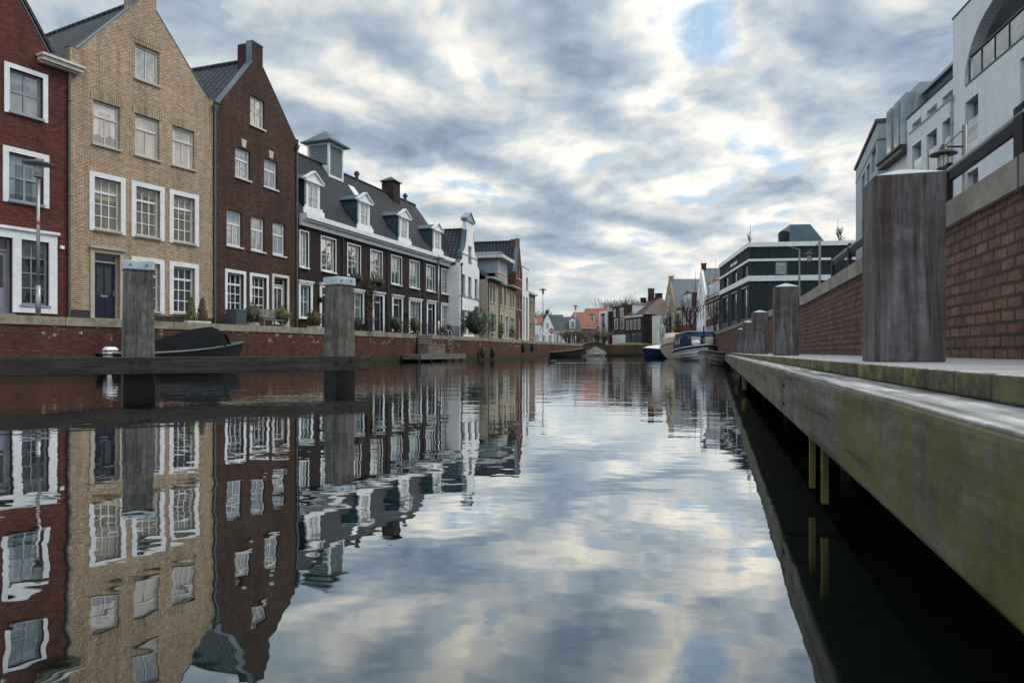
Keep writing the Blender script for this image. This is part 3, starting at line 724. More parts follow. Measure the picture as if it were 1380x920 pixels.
for u,z in ((1.75,3.55),(3.4,3.6),(11.75,3.2),(16.95,3.2)):
    c=MB(); c.box(u-.05,u+.05,-.16,-.0,z,z+.06); c.frustum(u,-.14,z-.24,z-.002,.05,.05,.08,.08); obj('wall_lantern',c,M['lampdark'],h)

# ---- white curved gable house
h=house('white_stucco_house','white plastered house with curved bell gable and small pediment on top',(-4.05,54.),13)
w0,w1,c=-.3,5.4,2.55
half=[(1.0,10.55),(1.02,10.2),(1.1,9.8),(1.25,9.4),(1.45,9.05),(1.75,8.75),(2.2,8.55),(2.2,8.0),(2.5,7.9),(2.85,7.65)]
out=[(w0,1.5),(w1,1.5)]+[(c+a,z) for a,z in half[::-1]]+[(c+.95,11.3),(c-.95,11.3)]+[(c-a,z) for a,z in half]
ho=[(2.07,3.0,8.02,9.32),(.25,1.2,5.24,6.8),(2.07,3.0,5.24,6.8),(3.95,4.85,5.24,6.8),(.25,1.2,2.2,3.95),(2.07,3.0,2.2,3.95),(3.95,4.9,1.95,4.3)]
mb=MB().plate(out,[hole(*q) for q in ho],0,.34); sidewalls(mb,w0+.001,w1-.001,.34,11,1.5,7.5); obj('wall',mb,M['stucco'],h)
gable_roof(h,w0,w1,7.6,10.75,.32,11,M['tiley'])
for q in ho[:6]: window(h,*q,vx=((.5,0,.6),) if q is not ho[0] else (),thick=(.6,),g='ggrey' if q is ho[0] else 'gdark',fm='zincl',sill='zincl',rec=.14)
door(h,*ho[6],3.9,'bdoor','zincl',sw=.1,hood=True)
s=MB(); s.box(w0-.03,w1+.03,-.04,-.001,5.0,5.1); s.box(c-2.3,c+2.3,-.04,-.001,8.42,8.5); obj('string_course',s,M['zincl'],h)
f=MB()
for k in range(len(half)-1):
    a,b=half[k],half[k+1]
    for s_ in (-1,1):
        q=[(c+s_*a[0],a[1]),(c+s_*b[0],b[1]),(c+s_*(b[0]+.03),b[1]+.02),(c+s_*(a[0]+.03),a[1]+.02)]
        f.prism(q if s_<0 else q[::-1],'y',-.02,.4)
obj('gable_flashing',f,M['zinc'],h)
f=MB(); f.box(c-1.15,c+1.15,-.1,.44,11.301,11.4); f.prism([(c-1.1,11.401),(c+1.1,11.401),(c,12.0)],'y',-.05,.4)
f.prism([(c-1.25,11.41),(c,12.06),(c,12.14),(c-1.25,11.5)],'y',-.12,.46); f.prism([(c,12.06),(c+1.25,11.41),(c+1.25,11.5),(c,12.14)],'y',-.12,.46)
obj('gable_pediment',f,M['zincl'],h)
downpipe(h,w0+.3,1.8,7.4,'piped')

# ---- cream houses
h=house('cream_brick_house','pair of cream brick houses with a large grey roof dormer and climbing plants',(-2.05,59.5),13)
ho=[(.5,1.15,5.0,6.45),(1.65,2.3,5.0,6.45),(4.15,4.95,5.0,6.8),(5.75,6.55,5.0,6.8),(8.2,8.9,5.0,6.35),(9.4,10.1,5.0,6.35),(.75,2.6,2.3,3.95),(4.1,5.1,2.0,4.1),(6.25,7.3,1.95,4.05),(8.2,10.2,2.3,3.95)]
mb=MB().plate([(-.3,1.5),(10.75,1.5),(10.75,6.95),(7.15,6.95),(7.15,7.85),(3.45,7.85),(3.45,6.95),(-.3,6.95)],[hole(*q) for q in ho],0,.3); sidewalls(mb,-.299,10.749,.301,9,1.5,6.9); obj('wall',mb,M['cream'],h)
for k,q in enumerate(ho):
    if k in (7,8): door(h,*q,3.6,'lav' if k==7 else 'white','white',sw=.08)
    else: window(h,*q,vx=(.5,) if k==6 or k==9 else (),g='gdark' if k<6 else 'gteal',fm='white' if k in (6,9) else 'lav',sill='offwhite',rec=.12)
r=MB(); r.prism([(-.1,6.99),(4.5,10.2),(4.5,10.0),(-.1,6.8)],'x',-.25,10.7); r.prism([(4.5,10.2),(9.2,6.9),(9.2,6.7),(4.5,10.0)],'x',-.25,10.7); obj('roof',r,M['tilex'],h)
for a_,b_ in ((-.5,3.6),(7.0,10.9)): obj('eave_gutter',MB().box(a_,b_,-.55,.1,6.96,7.12),M['zincl'],h)
d=MB(); d.box(3.4,7.2,.06,4.2,7.86,9.2); dm=obj('dormer',d,M['zincl'],h)
d=MB(); d.box(2.8,7.7,-.6,4.4,9.21,9.5); obj('dormer_roof',d,M['offwhite'],dm)
d=MB(); d.box(2.85,7.65,-.5,4.3,9.501,9.56); d.prism([(2.9,9.561),(7.6,9.561),(5.3,10.1)],'y',.1,4.2); obj('dormer_top',d,M['zinc'],dm)
for a in (3.6,4.5,5.45,6.3):
    f=MB(); bars(f,a,a+.75,7.95,9.15,.06,0.0,.058); f.box(a+.35,a+.4,.005,.05,8,9.1); w=obj('window',f,M['white'],dm)
    p=MB(); p.quad((a+.05,.035,8),(a+.7,.035,8),(a+.7,.035,9.1),(a+.05,.035,9.1)); obj('pane',p,M['ggrey'],w)
downpipe(h,-.2,1.8,6.9,'piped'); downpipe(h,3.6,1.8,6.9,'piped')

# ---- russet gable, white modern, tan house
h=house('russet_brick_house','narrow russet brick gabled house beside the cream pair',(-2.05+.225*10.8,59.5+.974*10.8),13)
ho=[(.55,1.25,8.2,9.5),(1.75,2.45,8.2,9.5),(.45,1.2,5.0,6.5),(1.85,2.6,5.0,6.5),(1.5,2.6,1.95,4.1)]
neck_gable(h,0,3.2,8.8,1.3,1.9,11.6,12.4,[hole(*q) for q in ho],'red2',sh=.12,depth=9)
for q in ho: window(h,*q,vx=(.5,),g='ggrey',fw=.1)
h=house('modern_white_house','flat topped pale modern house with arched dark window',(-2.05+.225*14.05,59.5+.974*14.05),13)
arch=[(1.9,7.3),(3.1,7.3)]+[(2.5+.6*math.cos(t*math.pi/8),8.2+.7*math.sin(t*math.pi/8)) for t in range(0,9)]
ho=[(.5,1.15,1.9,6.6),(2.0,2.9,1.9,6.6)]
mb=MB().plate([(0,1.5),(3.5,1.5),(3.5,9.75),(0,9.75)],[hole(*q) for q in ho]+[arch],0,.3); sidewalls(mb,.001,3.499,.301,9,1.5,9.75); mb.box(.3,3.2,.302,8.7,9.4,9.6); obj('wall',mb,M['stucco'],h)
for q in ho: window(h,*q,vx=(),hz=(.33,.62),g='gdark',fm='lampdark',sill=None)
p=MB(); p.quad((1.9,.2,7.3),(3.1,.2,7.3),(3.1,.2,9.0),(1.9,.2,9.0)); obj('pane',p,M['gdark'],h)
c=MB(); c.box(-.03,3.53,-.04,.35,9.751,9.82); obj('parapet_cap',c,M['zincl'],h)
h=house('tan_brick_house','narrow tan brick house with chimney at the far end of the row',(-2.05+.225*17.6,59.5+.974*17.6),13)
ho=[(.5,1.2,5.0,6.4),(1.9,2.6,5.0,6.4),(.5,1.2,2.2,3.9),(1.9,2.6,2.2,3.9)]
mb=MB().plate([(0,1.5),(3.6,1.5),(3.6,7.3),(0,7.3)],[hole(*q) for q in ho],0,.3); sidewalls(mb,.001,3.599,.301,9,1.5,7.3); obj('wall',mb,M['tan'],h)
for q in ho: window(h,*q,vx=(.5,),g='gdark',fw=.08)
c=MB(); c.box(-.05,3.8,-.3,.0,7.1,7.35); obj('cornice',c,M['offwhite'],h)
r=MB(); r.prism([(-.1,7.36),(3.5,9.0),(3.5,8.8),(-.1,7.2)],'x',0,3.6); r.prism([(3.5,9.0),(9.0,7.36),(9.0,7.2),(3.5,8.8)],'x',0,3.6); obj('roof',r,M['slated'],h)
c=MB(); c.box(.05,.6,.4,1.2,7.4,9.45); c.box(0,.65,.35,1.25,9.451,9.6); obj('chimney',c,M['tan'],h)

# ------------------------------------------------------------------ right bank buildings
# white block with the arched loggia (local x = towards the camera)
h=house('white_arched_building','tall white brick apartment block with a big arched balcony opening',(18.86,29.2),11.7,'R',cat='apartment block')
n=20; cx,sx=4.5,3.42
arch=[(cx+sx*math.cos(math.pi*k/n),11.55+2.42*math.sin(math.pi*k/n)) for k in range(n+1)]
Aw=[(1.16,2.32,9.05,10.8),(5.45,6.75,9.05,10.8),(9.4,10.6,9.05,10.8)]; Al=[(a,b,6.2,7.88) for a,b,_,_ in Aw]; Ag=[(a,b,3.2,4.95) for a,b,_,_ in Aw]
mb=MB().plate([(0,1.4),(15,1.4),(15,14.78),(0,14.78)],[arch]+[hole(*q) for q in Aw+Al+Ag],0,.45)
mb.plate([(0.003,11.5),(15,11.5),(15,14.7),(0.003,14.7)],[hole(9,10,11.6,13.8)],3.4,3.7)
mb.box(.001,14.999,.451,12,11.2,11.5); mb.box(.3,14.999,.452,12,14.3,14.6)
for z0,z1 in ((1.4,11.199),): mb.box(.002,.3,.451,12,z0,z1)
mb.box(14.7,14.998,.451,12,1.4,14.6); mb.box(.3,14.7,11.7,12,1.4,11.2); mb.box(.3,14.7,3.9,4.0,1.4,11.2)
mb.box(.002,.3,.451,1.0,11.501,14.7); mb.box(.002,.3,2.6,3.39,11.501,14.7); mb.box(.002,.3,1.0,2.6,13.3,14.7)
obj('wall',mb,M['whitebrick'],h)
c=MB(); c.box(-.03,15,-.03,.48,14.781,14.84); obj('parapet_cap',c,M['railpaint'],h)
for q in Aw+Al+Ag: window(h,*q,vx=(.36,),g='gmodern',fm='zincl',sill=None,rec=.3,fw=.06)
for q in Aw:
    b=MB(); b.box(q[0]+.02,q[1]-.02,.06,.08,q[2],q[2]+.95); obj('glass_balustrade',b,M['gbal'],h)
b=MB(); b.box(1.2,7.9,-.01,.47,11.45,11.549); obj('balcony_slab',b,M['lampdark'],h)
g=MB()
u=1.35
b=MB()
while u<7.4:
    g.box(u+.04,u+1.0,.1,.12,11.62,12.5); b.box(u-.02,u+.02,.07,.15,11.55,12.55); u+=1.06
b.box(1.25,7.75,.06,.16,12.56,12.62)
bl=obj('balcony_railing',b,M['lampdark'],h); obj('glass_panel',g,M['gbal'],bl)
downpipe(h,.03,1.5,11.3,'zincl',hop=True)

# lower white block beside it with penthouse
h=house('white_brick_block','lower white brick block with three slot windows and zinc penthouse',(18.86,29.2),11.7,'R',cat='apartment block')
Bw=[(-1.17,-.06,9.05,10.75),(-2.95,-1.75,9.05,10.75),(-4.8,-3.6,9.05,10.75)]; Bl=[(a,b,6.15,7.85) for a,b,_,_ in Bw]; Bg=[(a,b,3.2,4.9) for a,b,_,_ in Bw]
Bs=[(a,b,11.56,11.86) for a,b,_,_ in Bw]
mb=MB().plate([(-5.46,1.4),(-.01,1.4),(-.01,12.33),(-5.46,12.33)],[hole(*q) for q in Bw+Bl+Bg+Bs],0.02,.47)
mb.box(-5.459,-5.16,.471,12,1.4,12.3); mb.box(-5.16,-.02,.472,12,11.95,12.2); mb.box(-5.16,-.02,11.7,11.95,1.4,11.95); mb.box(-5.1,-.03,1.2,1.3,11.0,11.94)
obj('wall',mb,M['whitebrick'],h)
c=MB(); c.box(-5.5,-.02,-.02,.5,12.331,12.39); obj('parapet_cap',c,M['railpaint'],h)
for q in Bw+Bl+Bg: window(h,*q,vx=(.36,),g='gmodern',fm='zincl',sill=None,rec=.3,fw=.06,y=.02)
for q in Bw:
    b=MB(); b.box(q[0]+.02,q[1]-.02,.08,.1,q[2],q[2]+.95); obj('glass_balustrade',b,M['gbal'],h)
s=MB(); s.box(-5.2,-.1,-.02,.018,11.48,11.54); obj('string_course',s,M['zincl'],h)
p=MB(); p.box(-5.2,-.4,.8,8,12.21,13.5); ph=obj('penthouse',p,M['zincd'],h)
p=MB(); p.box(-5.4,-.3,.62,8.3,13.501,13.64); obj('penthouse_roof',p,M['zincl'],ph)
# beige house with mansard
h=house('beige_mansard_house','beige house with grey mansard roof between the white and grey blocks',(18.86,29.2),11.7,'R')
mb=MB(); mb.box(-9.2,-5.5,.15,11,1.4,10.9); obj('wall',mb,M['offwhite'],h)
c=MB(); c.box(-9.25,-5.48,-.25,.149,10.75,11.0); c.box(-9.25,-5.48,-.35,.149,11.001,11.12); obj('cornice',c,M['piped'],h)
m=MB(); m.prism([(.25,11.0),(.6,14.2),(10.5,14.2),(10.8,11.0)],'x',-9.2,-5.5); ma=obj('mansard_roof',m,M['zincl'],h)
for u in (-8.6,-7.4,-6.4):
    w=MB(); w.box(u-.42,u+.42,.15,1.2,11.3,13.9); ww=obj('window',w,M['zincl'],ma)
    p=MB(); p.quad((u-.32,.14,11.45),(u+.32,.14,11.45),(u+.32,.14,13.7),(u-.32,.14,13.7)); obj('pane',p,M['gmodern'],ww)
# grey modern block
h=house('grey_modern_block','grey flat roofed apartment block with red brown roof edge',(21.4,40.),21,'R',cat='apartment block')
W=[(-2.5,-.6,11.5,12.87),(-4.9,-3.4,11.4,12.6),(-7.5,-5.9,11.4,12.6)]; W+=[(a,b,c-2.9,d-2.9) for a,b,c,d in W]; W+=[(a,b,c-5.8,d-5.8) for a,b,c,d in W[:3]]
mb=MB().plate([(-11.2,1.4),(0,1.4),(0,14.0),(-11.2,14.0)],[hole(*q) for q in W],0,.4); sidewalls(mb,-11.2,0,.401,14,1.4,14.0); mb.box(-10.8,-.31,.41,13.6,13.4,13.6)
obj('wall',mb,M['zincl'],h)
c=MB(); c.box(-11.3,.12,-.12,14.1,14.001,14.2); obj('roof_edge',c,M['purple'],h)
c=MB(); c.box(-11.22,.03,-.03,.02,12.98,13.06); c.box(.001,.04,.021,14,12.98,13.06); obj('string_course',c,M['pipe'],h)
for q in W: window(h,*q,vx=(.33,.66),g='gmodern',fm='white',sill=None,rec=.18)

# dark navy building with white bands
h=house('navy_brick_building','dark navy brick building with three white horizontal bands',(22.6,65.),7.7,'R',cat='building')
U=[(-3.0,-.75,7.85,9.05),(-8.6,-5.9,7.85,9.05),(-13.8,-10.9,7.85,9.05)]; T=[(-3.45,-.65,2.0,6.8),(-8.75,-5.95,2.0,6.8),(-14.1,-11.2,2.0,6.8)]
mb=MB().plate([(-16.8,1.4),(0,1.4),(0,10.9),(-16.8,10.9)],[hole(*q) for q in U+T],0,.4); mb.box(-16.8,0,.401,20,10.3,10.88); mb.box(-16.8,-16.4,.402,20,1.4,10.3)
mb.box(-.4,-.001,.402,2.4,1.4,10.3); mb.box(-.4,-.001,3.45,20,1.4,10.3); mb.box(-.4,-.001,2.4,3.45,1.4,7.95); mb.box(-.4,-.001,2.4,3.45,9.15,10.3)
obj('wall',mb,M['navybrick'],h)
for z0,z1,pr in ((7.31,7.82,.14),(9.2,9.43,.08),(10.56,10.98,.16)):
    c=MB(); c.box(-16.9,pr,-pr,-.001,z0,z1); c.box(.001,pr,-.0005,20,z0,z1); obj('white_band',c,M['white'],h)
for q in U: window(h,*q,vx=(.33,.66),g='gdark',fm='lampdark',sill=None,mt=.12)
for q in T: window(h,*q,vx=(.33,.66),hz=(.3,),g='gdark',fm='lampdark',sill=None,mt=.14)
for q in T:
    c=MB(); c.box(q[0],q[1],-.06,-.001,6.81,6.93); obj('lintel',c,M['zincl'],h)
    c=MB(); c.box(q[0],q[1],-.1,-.02,3.1,3.16); c.box(q[0],q[1],-.1,-.02,3.75,3.81)
    for k in range(7): u=q[0]+(q[1]-q[0])*k/6; c.box(u-.02,u+.02,-.08,-.04,3.1,3.8)
    obj('balcony_rail',c,M['zincl'],h)
w=MB(); 
for y0,y1,z0,z1 in ((2.4,2.48,7.95,9.15),(3.37,3.45,7.95,9.15),(2.48,3.37,7.95,8.02),(2.48,3.37,9.08,9.15)): w.box(-.2,-.1,y0,y1,z0,z1)
w=obj('window',w,M['zincl'],h); p=MB(); p.quad((-.14,2.45,8.0),(-.14,3.4,8.0),(-.14,3.4,9.1),(-.14,2.45,9.1)); obj('pane',p,M['gboat'],w)
d=MB(); d.box(.0,.06,1.6,2.5,1.6,6.6); obj('door',d,M['iron'],h)
# raised white lettering panel (too small in the photo to read)
s=MB(); u=-9.7
for k in range(13):
    if k==5: u+=.3; continue
    s.box(u,u+.16,-.03,-.001,9.8,10.1)
    s.box(u+.06,u+.22,-.031,-.001,9.88+.05*(k%3),9.94+.05*(k%3)); u+=.29
obj('sign_letters',s,M['white'],h)
p=MB(); p.prism([(4.87,10.9),(8.95,10.9),(6.95,13.5),(5.0,13.5)],'x',-9,-5); obj('roof_pavilion',p,M['zinc'],h)
p=MB(); p.box(-6.5,-5.2,4.2,4.86,10.9,12.9); obj('roof_hut',p,M['navybrick'],h)

# distant houses: generic small builder
def far_window(h,u0,u1,z0,z1,fm='white',g='gdark',y=0,mull=True):
    f=MB(); bars(f,u0,u1,z0,z1,.09,y-.05,y+.01)
    if mull: f.box((u0+u1)/2-.03,(u0+u1)/2+.03,y-.045,y+.0,z0+.09,z1-.09)
    w=obj('window',f,M[fm],h)
    p=MB(); p.quad((u0+.08,y-.02,z0+.08),(u1-.08,y-.02,z0+.08),(u1-.08,y-.02,z1-.08),(u0+.08,y-.02,z1-.08)); obj('pane',p,M[g],w)
def far_house(name,label,P0,rz,w,dep,ze,zr,wm,rm,style='eaves',wins=(),chim=(),base=1.6,dormers=(),ground=None,band=None,hip=0):
    """w along local x from 0, eaves at ze, ridge at zr"""
    h=thing(name,label,'house',(P0[0],P0[1],base),rz); BZ[h.name]=base
    mb=MB(); mb.box(0,w,0,dep,1.55,ze)
    if style=='gable': mb.prism([(0,ze),(w,ze),(w/2,zr)],'y',0,.3)
    if style=='eaves' and not hip:
        mb.prism([(0,ze),(dep,ze),(dep/2,zr)],'x',0.02,.3); mb.prism([(0,ze),(dep,ze),(dep/2,zr)],'x',w-.3,w-.02)
    obj('wall',mb,M[wm],h)
    r=MB()
    if style=='gable':
        r.prism([(-.1,ze-.02),(w/2,zr-.05),(w/2,zr-.25),(-.1,ze-.2)],'y',.31,dep); r.prism([(w/2,zr-.05),(w+.1,ze-.02),(w+.1,ze-.2),(w/2,zr-.25)],'y',.31,dep)
    elif style=='eaves':
        if hip:
            b=[(-.2,-.25,ze),(w+.2,-.25,ze),(w+.2,dep,ze),(-.2,dep,ze)]; a=(hip,dep/2,zr); c=(w-hip,dep/2,zr)
            r.quad(b[0],b[1],c,a); r.quad(b[1],b[2],c); r.quad(b[2],b[3],a,c); r.quad(b[3],b[0],a)
        else:
            r.prism([(-.25,ze-.05),(dep/2,zr+.15),(dep/2,zr-.05),(-.25,ze-.25)],'x',-.05,w+.05); r.prism([(dep/2,zr+.15),(dep+.2,ze-.05),(dep+.2,ze-.25),(dep/2,zr-.05)],'x',-.05,w+.05)
    else: r.box(-.06,w+.06,-.06,dep+.06,ze+.001,ze+.12)
    obj('roof',r,M[rm],h)
    if style=='eaves':
        c=MB(); c.box(-.1,w+.1,-.32,-.001,ze-.28,ze-.06); obj('eave_gutter',c,M['offwhite'],h)
    for q in wins: far_window(h,*q[:4],*(q[4:]))
    for (u,y,z,s) in chim:
        c=MB(); c.box(u-s,u+s,y-s,y+s,ze-.2,z); c.box(u-s-.06,u+s+.06,y-s-.06,y+s+.06,z+.001,z+.12); obj('chimney',c,M[wm if wm in('dark','brown','tan','red2') else 'brown'],h)
    for (u,z0,z1,hw,rm2,dm) in dormers:
        d=MB(); d.box(u-hw,u+hw,.15,dep/2*.85,z0,z1); d=obj('dormer',d,M[dm],h)
        c=MB(); c.prism([(u-hw-.12,z1+.002),(u+hw+.12,z1+.002),(u,z1+.45)],'y',0,dep/2*.85); obj('dormer_roof',c,M[rm2],d)
        f=MB(); bars(f,u-hw+.1,u+hw-.1,z0+.1,z1-.08,.07,.09,.149); f=obj('window',f,M['white'],d)
        p=MB(); p.quad((u-hw+.15,.12,z0+.15),(u+hw-.15,.12,z0+.15),(u+hw-.15,.12,z1-.12),(u-hw+.15,.12,z1-.12)); obj('pane',p,M['ggrey'],f)
    if ground:
        c=MB(); c.box(.05,w-.05,-.06,-.001,1.6,ground[0]); obj('ground_storey',c,M[ground[1]],h)
    if band:
        c=MB(); c.box(0,w,-.07,-.001,band,band+.18); obj('string_course',c,M['offwhite'],h)
    return h
def rrot(yaw): return -math.pi/2-R(yaw)
def ends(P,yaw,L): a=R(yaw); return (P[0]+math.sin(a)*L,P[1]+math.cos(a)*L)
def wgrid(us,zs,w,hh,*a): return [(u-w/2,u+w/2,z,z+hh,*a) for z in zs for u in us]
# right bank, from the navy building towards the end of the canal (local x runs towards the camera, so origin = far end)
far_house('russet_terrace_house','red brick house with orange roofed dormer beside the navy building',ends((24.85,81.6),7.7,11.4),rrot(7.7),11.3,9,7.7,11.3,'red2','slated',
          wins=wgrid((1.2,3.4,5.6,7.8,10.),(2.0,4.9),1.1,1.9),dormers=((2.4,7.9,9.6,.8,'orange','white'),(6.6,7.9,9.6,.8,'orange','white')),band=7.1)
far_house('white_gabled_house','white gabled house with grey slate roof on the far bank',ends((26.4,93.1),7.7,9),rrot(7.7),8.8,13,8.4,12.6,'stucco','slate','gable',
          wins=wgrid((1.6,4.4,7.2),(2.1,5.2),1.2,2.0)+[(3.8,5.0,8.6,10.4)],chim=((4.4,.4,13.1,.32),))
far_house('dark_red_house','dark red brick house with white dormer behind the pruned trees',ends((27.6,102.2),-3,9),rrot(-3),8.8,10,7.2,10.8,'red2','slated',
          wins=wgrid((1.2,3.2,5.4,7.4),(2.1,4.9),1.1,1.7),dormers=((4.4,7.3,9.7,2.0,'slated','red2'),),ground=None,band=6.7)
far_house('tan_gabled_house','tall tan gabled house with slate roof and chimney on top of its gable',ends((26.6,111.4),-4,6.6),rrot(-4),6.5,18,7.8,12.9,'tan','slate','gable',
          wins=wgrid((1.2,3.4,5.6),(2.0,5.0),1.1,1.9)+[(2.7,3.8,8.4,10.0)],chim=((3.25,.4,13.2,.32),),ground=(4.2,'offwhite'))
h=far_house('cream_bay_house','small cream house with white glazed bay window behind the boats',(24.3,113.4),0,1.8,5,6.7,7.0,'offwhite','zincl','flat',
          wins=[(.15,.8,5.0,6.4,'white','gteal'),(1.0,1.65,5.0,6.4,'white','gteal')])
b=MB(); b.box(-.1,1.6,-.9,-.001,1.6,4.5); by=obj('bay',b,M['white'],h); b=MB(); b.box(-.25,1.75,-1.05,-.001,4.501,4.65); obj('bay_roof',b,M['offwhite'],by)
b=MB()
for u in (-.02,.4,.8,1.2): b.box(u+.03,u+.34,-.93,-.901,2.2,4.2)
obj('pane',b,M['gteal'],by)
far_house('purple_roofed_house','dark brick corner house with purple red hipped roof and several chimneys',ends((23.3,121.5),-16,7.2),rrot(-16),7.2,9,7.3,10.6,'dark','purple','eaves',hip=2.2,
          wins=wgrid((.9,2.5,4.1,5.7),(4.7,),.9,1.8,'offwhite','gdark')+wgrid((1.2,3.6,5.8),(1.9,),1.3,2.1,'bluedoor2','gdark'),
          chim=((1.4,3.,10.6,.4),(4.6,4.5,11.2,.5),(6.6,7.6,11.8,.55)),dormers=((3.2,7.4,9.2,.6,'slated','white'),),band=6.85)
far_house('dark_brick_side_house','dark brick gabled wing with tall chimney behind the corner house',(24.6,127),0,5,8,8.8,11.0,'brown','purple','gable',wins=[(1.4,1.9,7.5,8.8)],chim=((1.4,.6,12.3,.5),))
far_house('flat_dark_house','flat topped dark brick house with white ground storey',ends((21.7,129.),-20,5.7),rrot(-20),5.6,7,9.4,9.4,'brown','slated','flat',
          wins=wgrid((1.6,4.0),(5.0,),1.3,2.0)+[(3.2,4.4,7.3,9.0),(.7,1.3,7.4,8.9)],ground=(3.9,'white'),chim=((1.2,2.,9.9,.5),))
h=far_house('white_framed_house','narrow modern house with tall white frame and orange panel',ends((19.5,136.),-15,4.2),rrot(-15),4.,7,8.7,8.7,'navybrick','white','flat',
          wins=[(.8,2.4,6.4,8.0,'zincl','gteal'),(.8,2.4,3.8,5.6,'zincl','gteal')])
f=MB(); f.box(-.1,.3,-.5,-.001,1.6,8.8); f.box(2.9,3.3,-.5,-.001,1.6,8.8); f.box(.301,2.899,-.5,-.001,8.4,8.8); obj('facade_frame',f,M['white'],h)
p=MB(); p.box(3.35,3.98,-.12,-.001,1.6,3.9); obj('orange_panel',p,M['orangedoor'],h)
# houses across the end
far_house('large_orange_roof_house','house with steep orange tiled roof standing behind the bridge',(15.6,141.),0,5.2,9,6.2,9.7,'tan','orange','eaves',wins=wgrid((1.,2.6,4.2),(2.2,4.4),.9,1.4),dormers=((.9,6.3,8.1,.55,'zinc','white'),))
far_house('low_orange_roof_house','tan house with lower orange hipped roof behind the brown trees',(10.9,131.),0,5.2,9,5.3,8.5,'tan','orange','eaves',hip=1.3,wins=wgrid((.8,2.0,3.2,4.4),(2.2,),.7,1.6,'offwhite','gdark'))
far_house('small_slate_roof_house','low brown house with slate roof and tiny white gabled dormer',(8.9,124.),0,3.6,8,4.6,7.0,'brown','slated','eaves',wins=wgrid((.8,2.2),(2.2,),.8,1.5),dormers=((2.1,4.8,6.2,.5,'white','white'),))
far_house('white_steep_roof_house','low white house with steep dark blue roof and dark narrow windows',(6.3,120.),0,2.9,8,4.3,7.2,'stucco','slated','eaves',wins=wgrid((1.0,1.7,2.4),(2.1,),.5,1.8,'white','gdark'))
far_house('white_stepped_gable_house','small white gabled cottage near the no entry sign',(5.0,118.5),0,2.3,7,4.6,7.2,'stucco','slated','gable',wins=[(.4,.8,2.1,3.6),(1.3,1.8,2.1,3.6),(.9,1.4,4.6,5.7)],chim=((1.15,.5,7.7,.25),))
far_house('white_flat_house','low white house with flat grey roof edge and blue grey windows',(2.9,119.),0,2.2,7,5.3,5.6,'stucco','slated','flat',wins=wgrid((.5,1.4),(2.1,),.6,1.5,'zincl','gteal'),dormers=((.9,5.4,6.6,.5,'slated','white'),))
far_house('rust_roof_house','distant house with rust brown roof behind the lamp post',(1.0,128.),0,5.,8,4.8,7.3,'brown','orange','eaves',wins=wgrid((1.,3.),(2.2,),.8,1.4))

# ------------------------------------------------------------------ jetty (local x along the jetty away from camera, y towards the wall)
ja=R(16.6); jd=(math.sin(ja),math.cos(ja))
jrot=math.pi/2-ja
# local frame: x along jd, y = left of travel; the wall lies at negative y
def jv(Lp): return -.9583*Lp
jt=thing('wooden_jetty','long wooden jetty with mossy edge beam along the brick wall','jetty',(0,0,0),jrot)
U0,U1=-5.,25.2
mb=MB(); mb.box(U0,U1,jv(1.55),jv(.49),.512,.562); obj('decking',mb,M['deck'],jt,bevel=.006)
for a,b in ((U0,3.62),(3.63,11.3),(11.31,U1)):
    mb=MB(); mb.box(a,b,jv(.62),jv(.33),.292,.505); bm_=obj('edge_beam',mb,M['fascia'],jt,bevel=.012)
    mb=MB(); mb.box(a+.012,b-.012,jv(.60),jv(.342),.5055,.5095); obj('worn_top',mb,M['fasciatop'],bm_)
for u in (3.5,11.18):
    for z in (.44,.355):
        obj('bolt',MB().tube([(u,jv(.33)+.009,z),(u,jv(.33)-.01,z)],.008,8),M['bolt'],jt)
mb=MB()
for k in range(0,15):
    x=U0+1+k*2.05; mb.box(x,x+.12,jv(1.55),jv(.63),.38,.508)
obj('joist',mb,M['beamwood'],jt)
for k in range(0,8):
    x=-3+k*4.; mb=MB().tube([(x,jv(.95),-.8),(x,jv(.95),.5)],.11,10); obj('pile',mb,M['beamwood'],jt)
for Lp,Z,w in ((.375,2.72,.0105),(.38,2.44,.0115),(.4,9.8,.03),(.4,13.5,.03)):
    x=Lp+.298*Z; u=x*jd[0]+Z*jd[1]; v=jv(Lp)-.01
    mb=MB(); mb.box(u-w,u+w,v-w,v+w,.06,.5); obj('hanging_batten',mb,M['stake'],jt)
# posts standing on the jetty
def jpost():
    o=thing('jetty_post','x','post',(0,0,0),jrot,'square wooden posts along the jetty')
    mb=MB(); mb.box(-.118,.118,-.118,.118,0,.70); obj('shaft',mb,M['postwood'],o,bevel=.006)
    mb=MB(); mb.frustum(0,0,.701,.742,.117,.117,.012,.012); obj('cap',mb,M['capw'],o)
    return o
p0=None
labs=['large weathered square post nearest on the jetty, with a low pyramid cap','square wooden post second along the jetty from the big near post','third square jetty post, between the second post and the paired far ones','fourth jetty post, partly hiding the last post behind it','fifth and farthest jetty post near the moored boats']
for lab,Z,hs in zip(labs,(2.57,6.95,11.1,15.0,19.2),(1.0,1.0,.97,.98,.96)):
    x=.6+.298*Z; ux=x*jd[0]+Z*jd[1]+.118; v=jv(.6)-.118
    wx=jd[0]*ux+(-jd[1])*v; wy=jd[1]*ux+jd[0]*v
    if p0 is None: p0=jpost(); p0.location=(wx,wy,.562); p0['label']=lab
    else:
        q=dup(p0,(wx,wy,.562),jrot+rnd.uniform(-.03,.03),lab,scale=(1,1,hs))
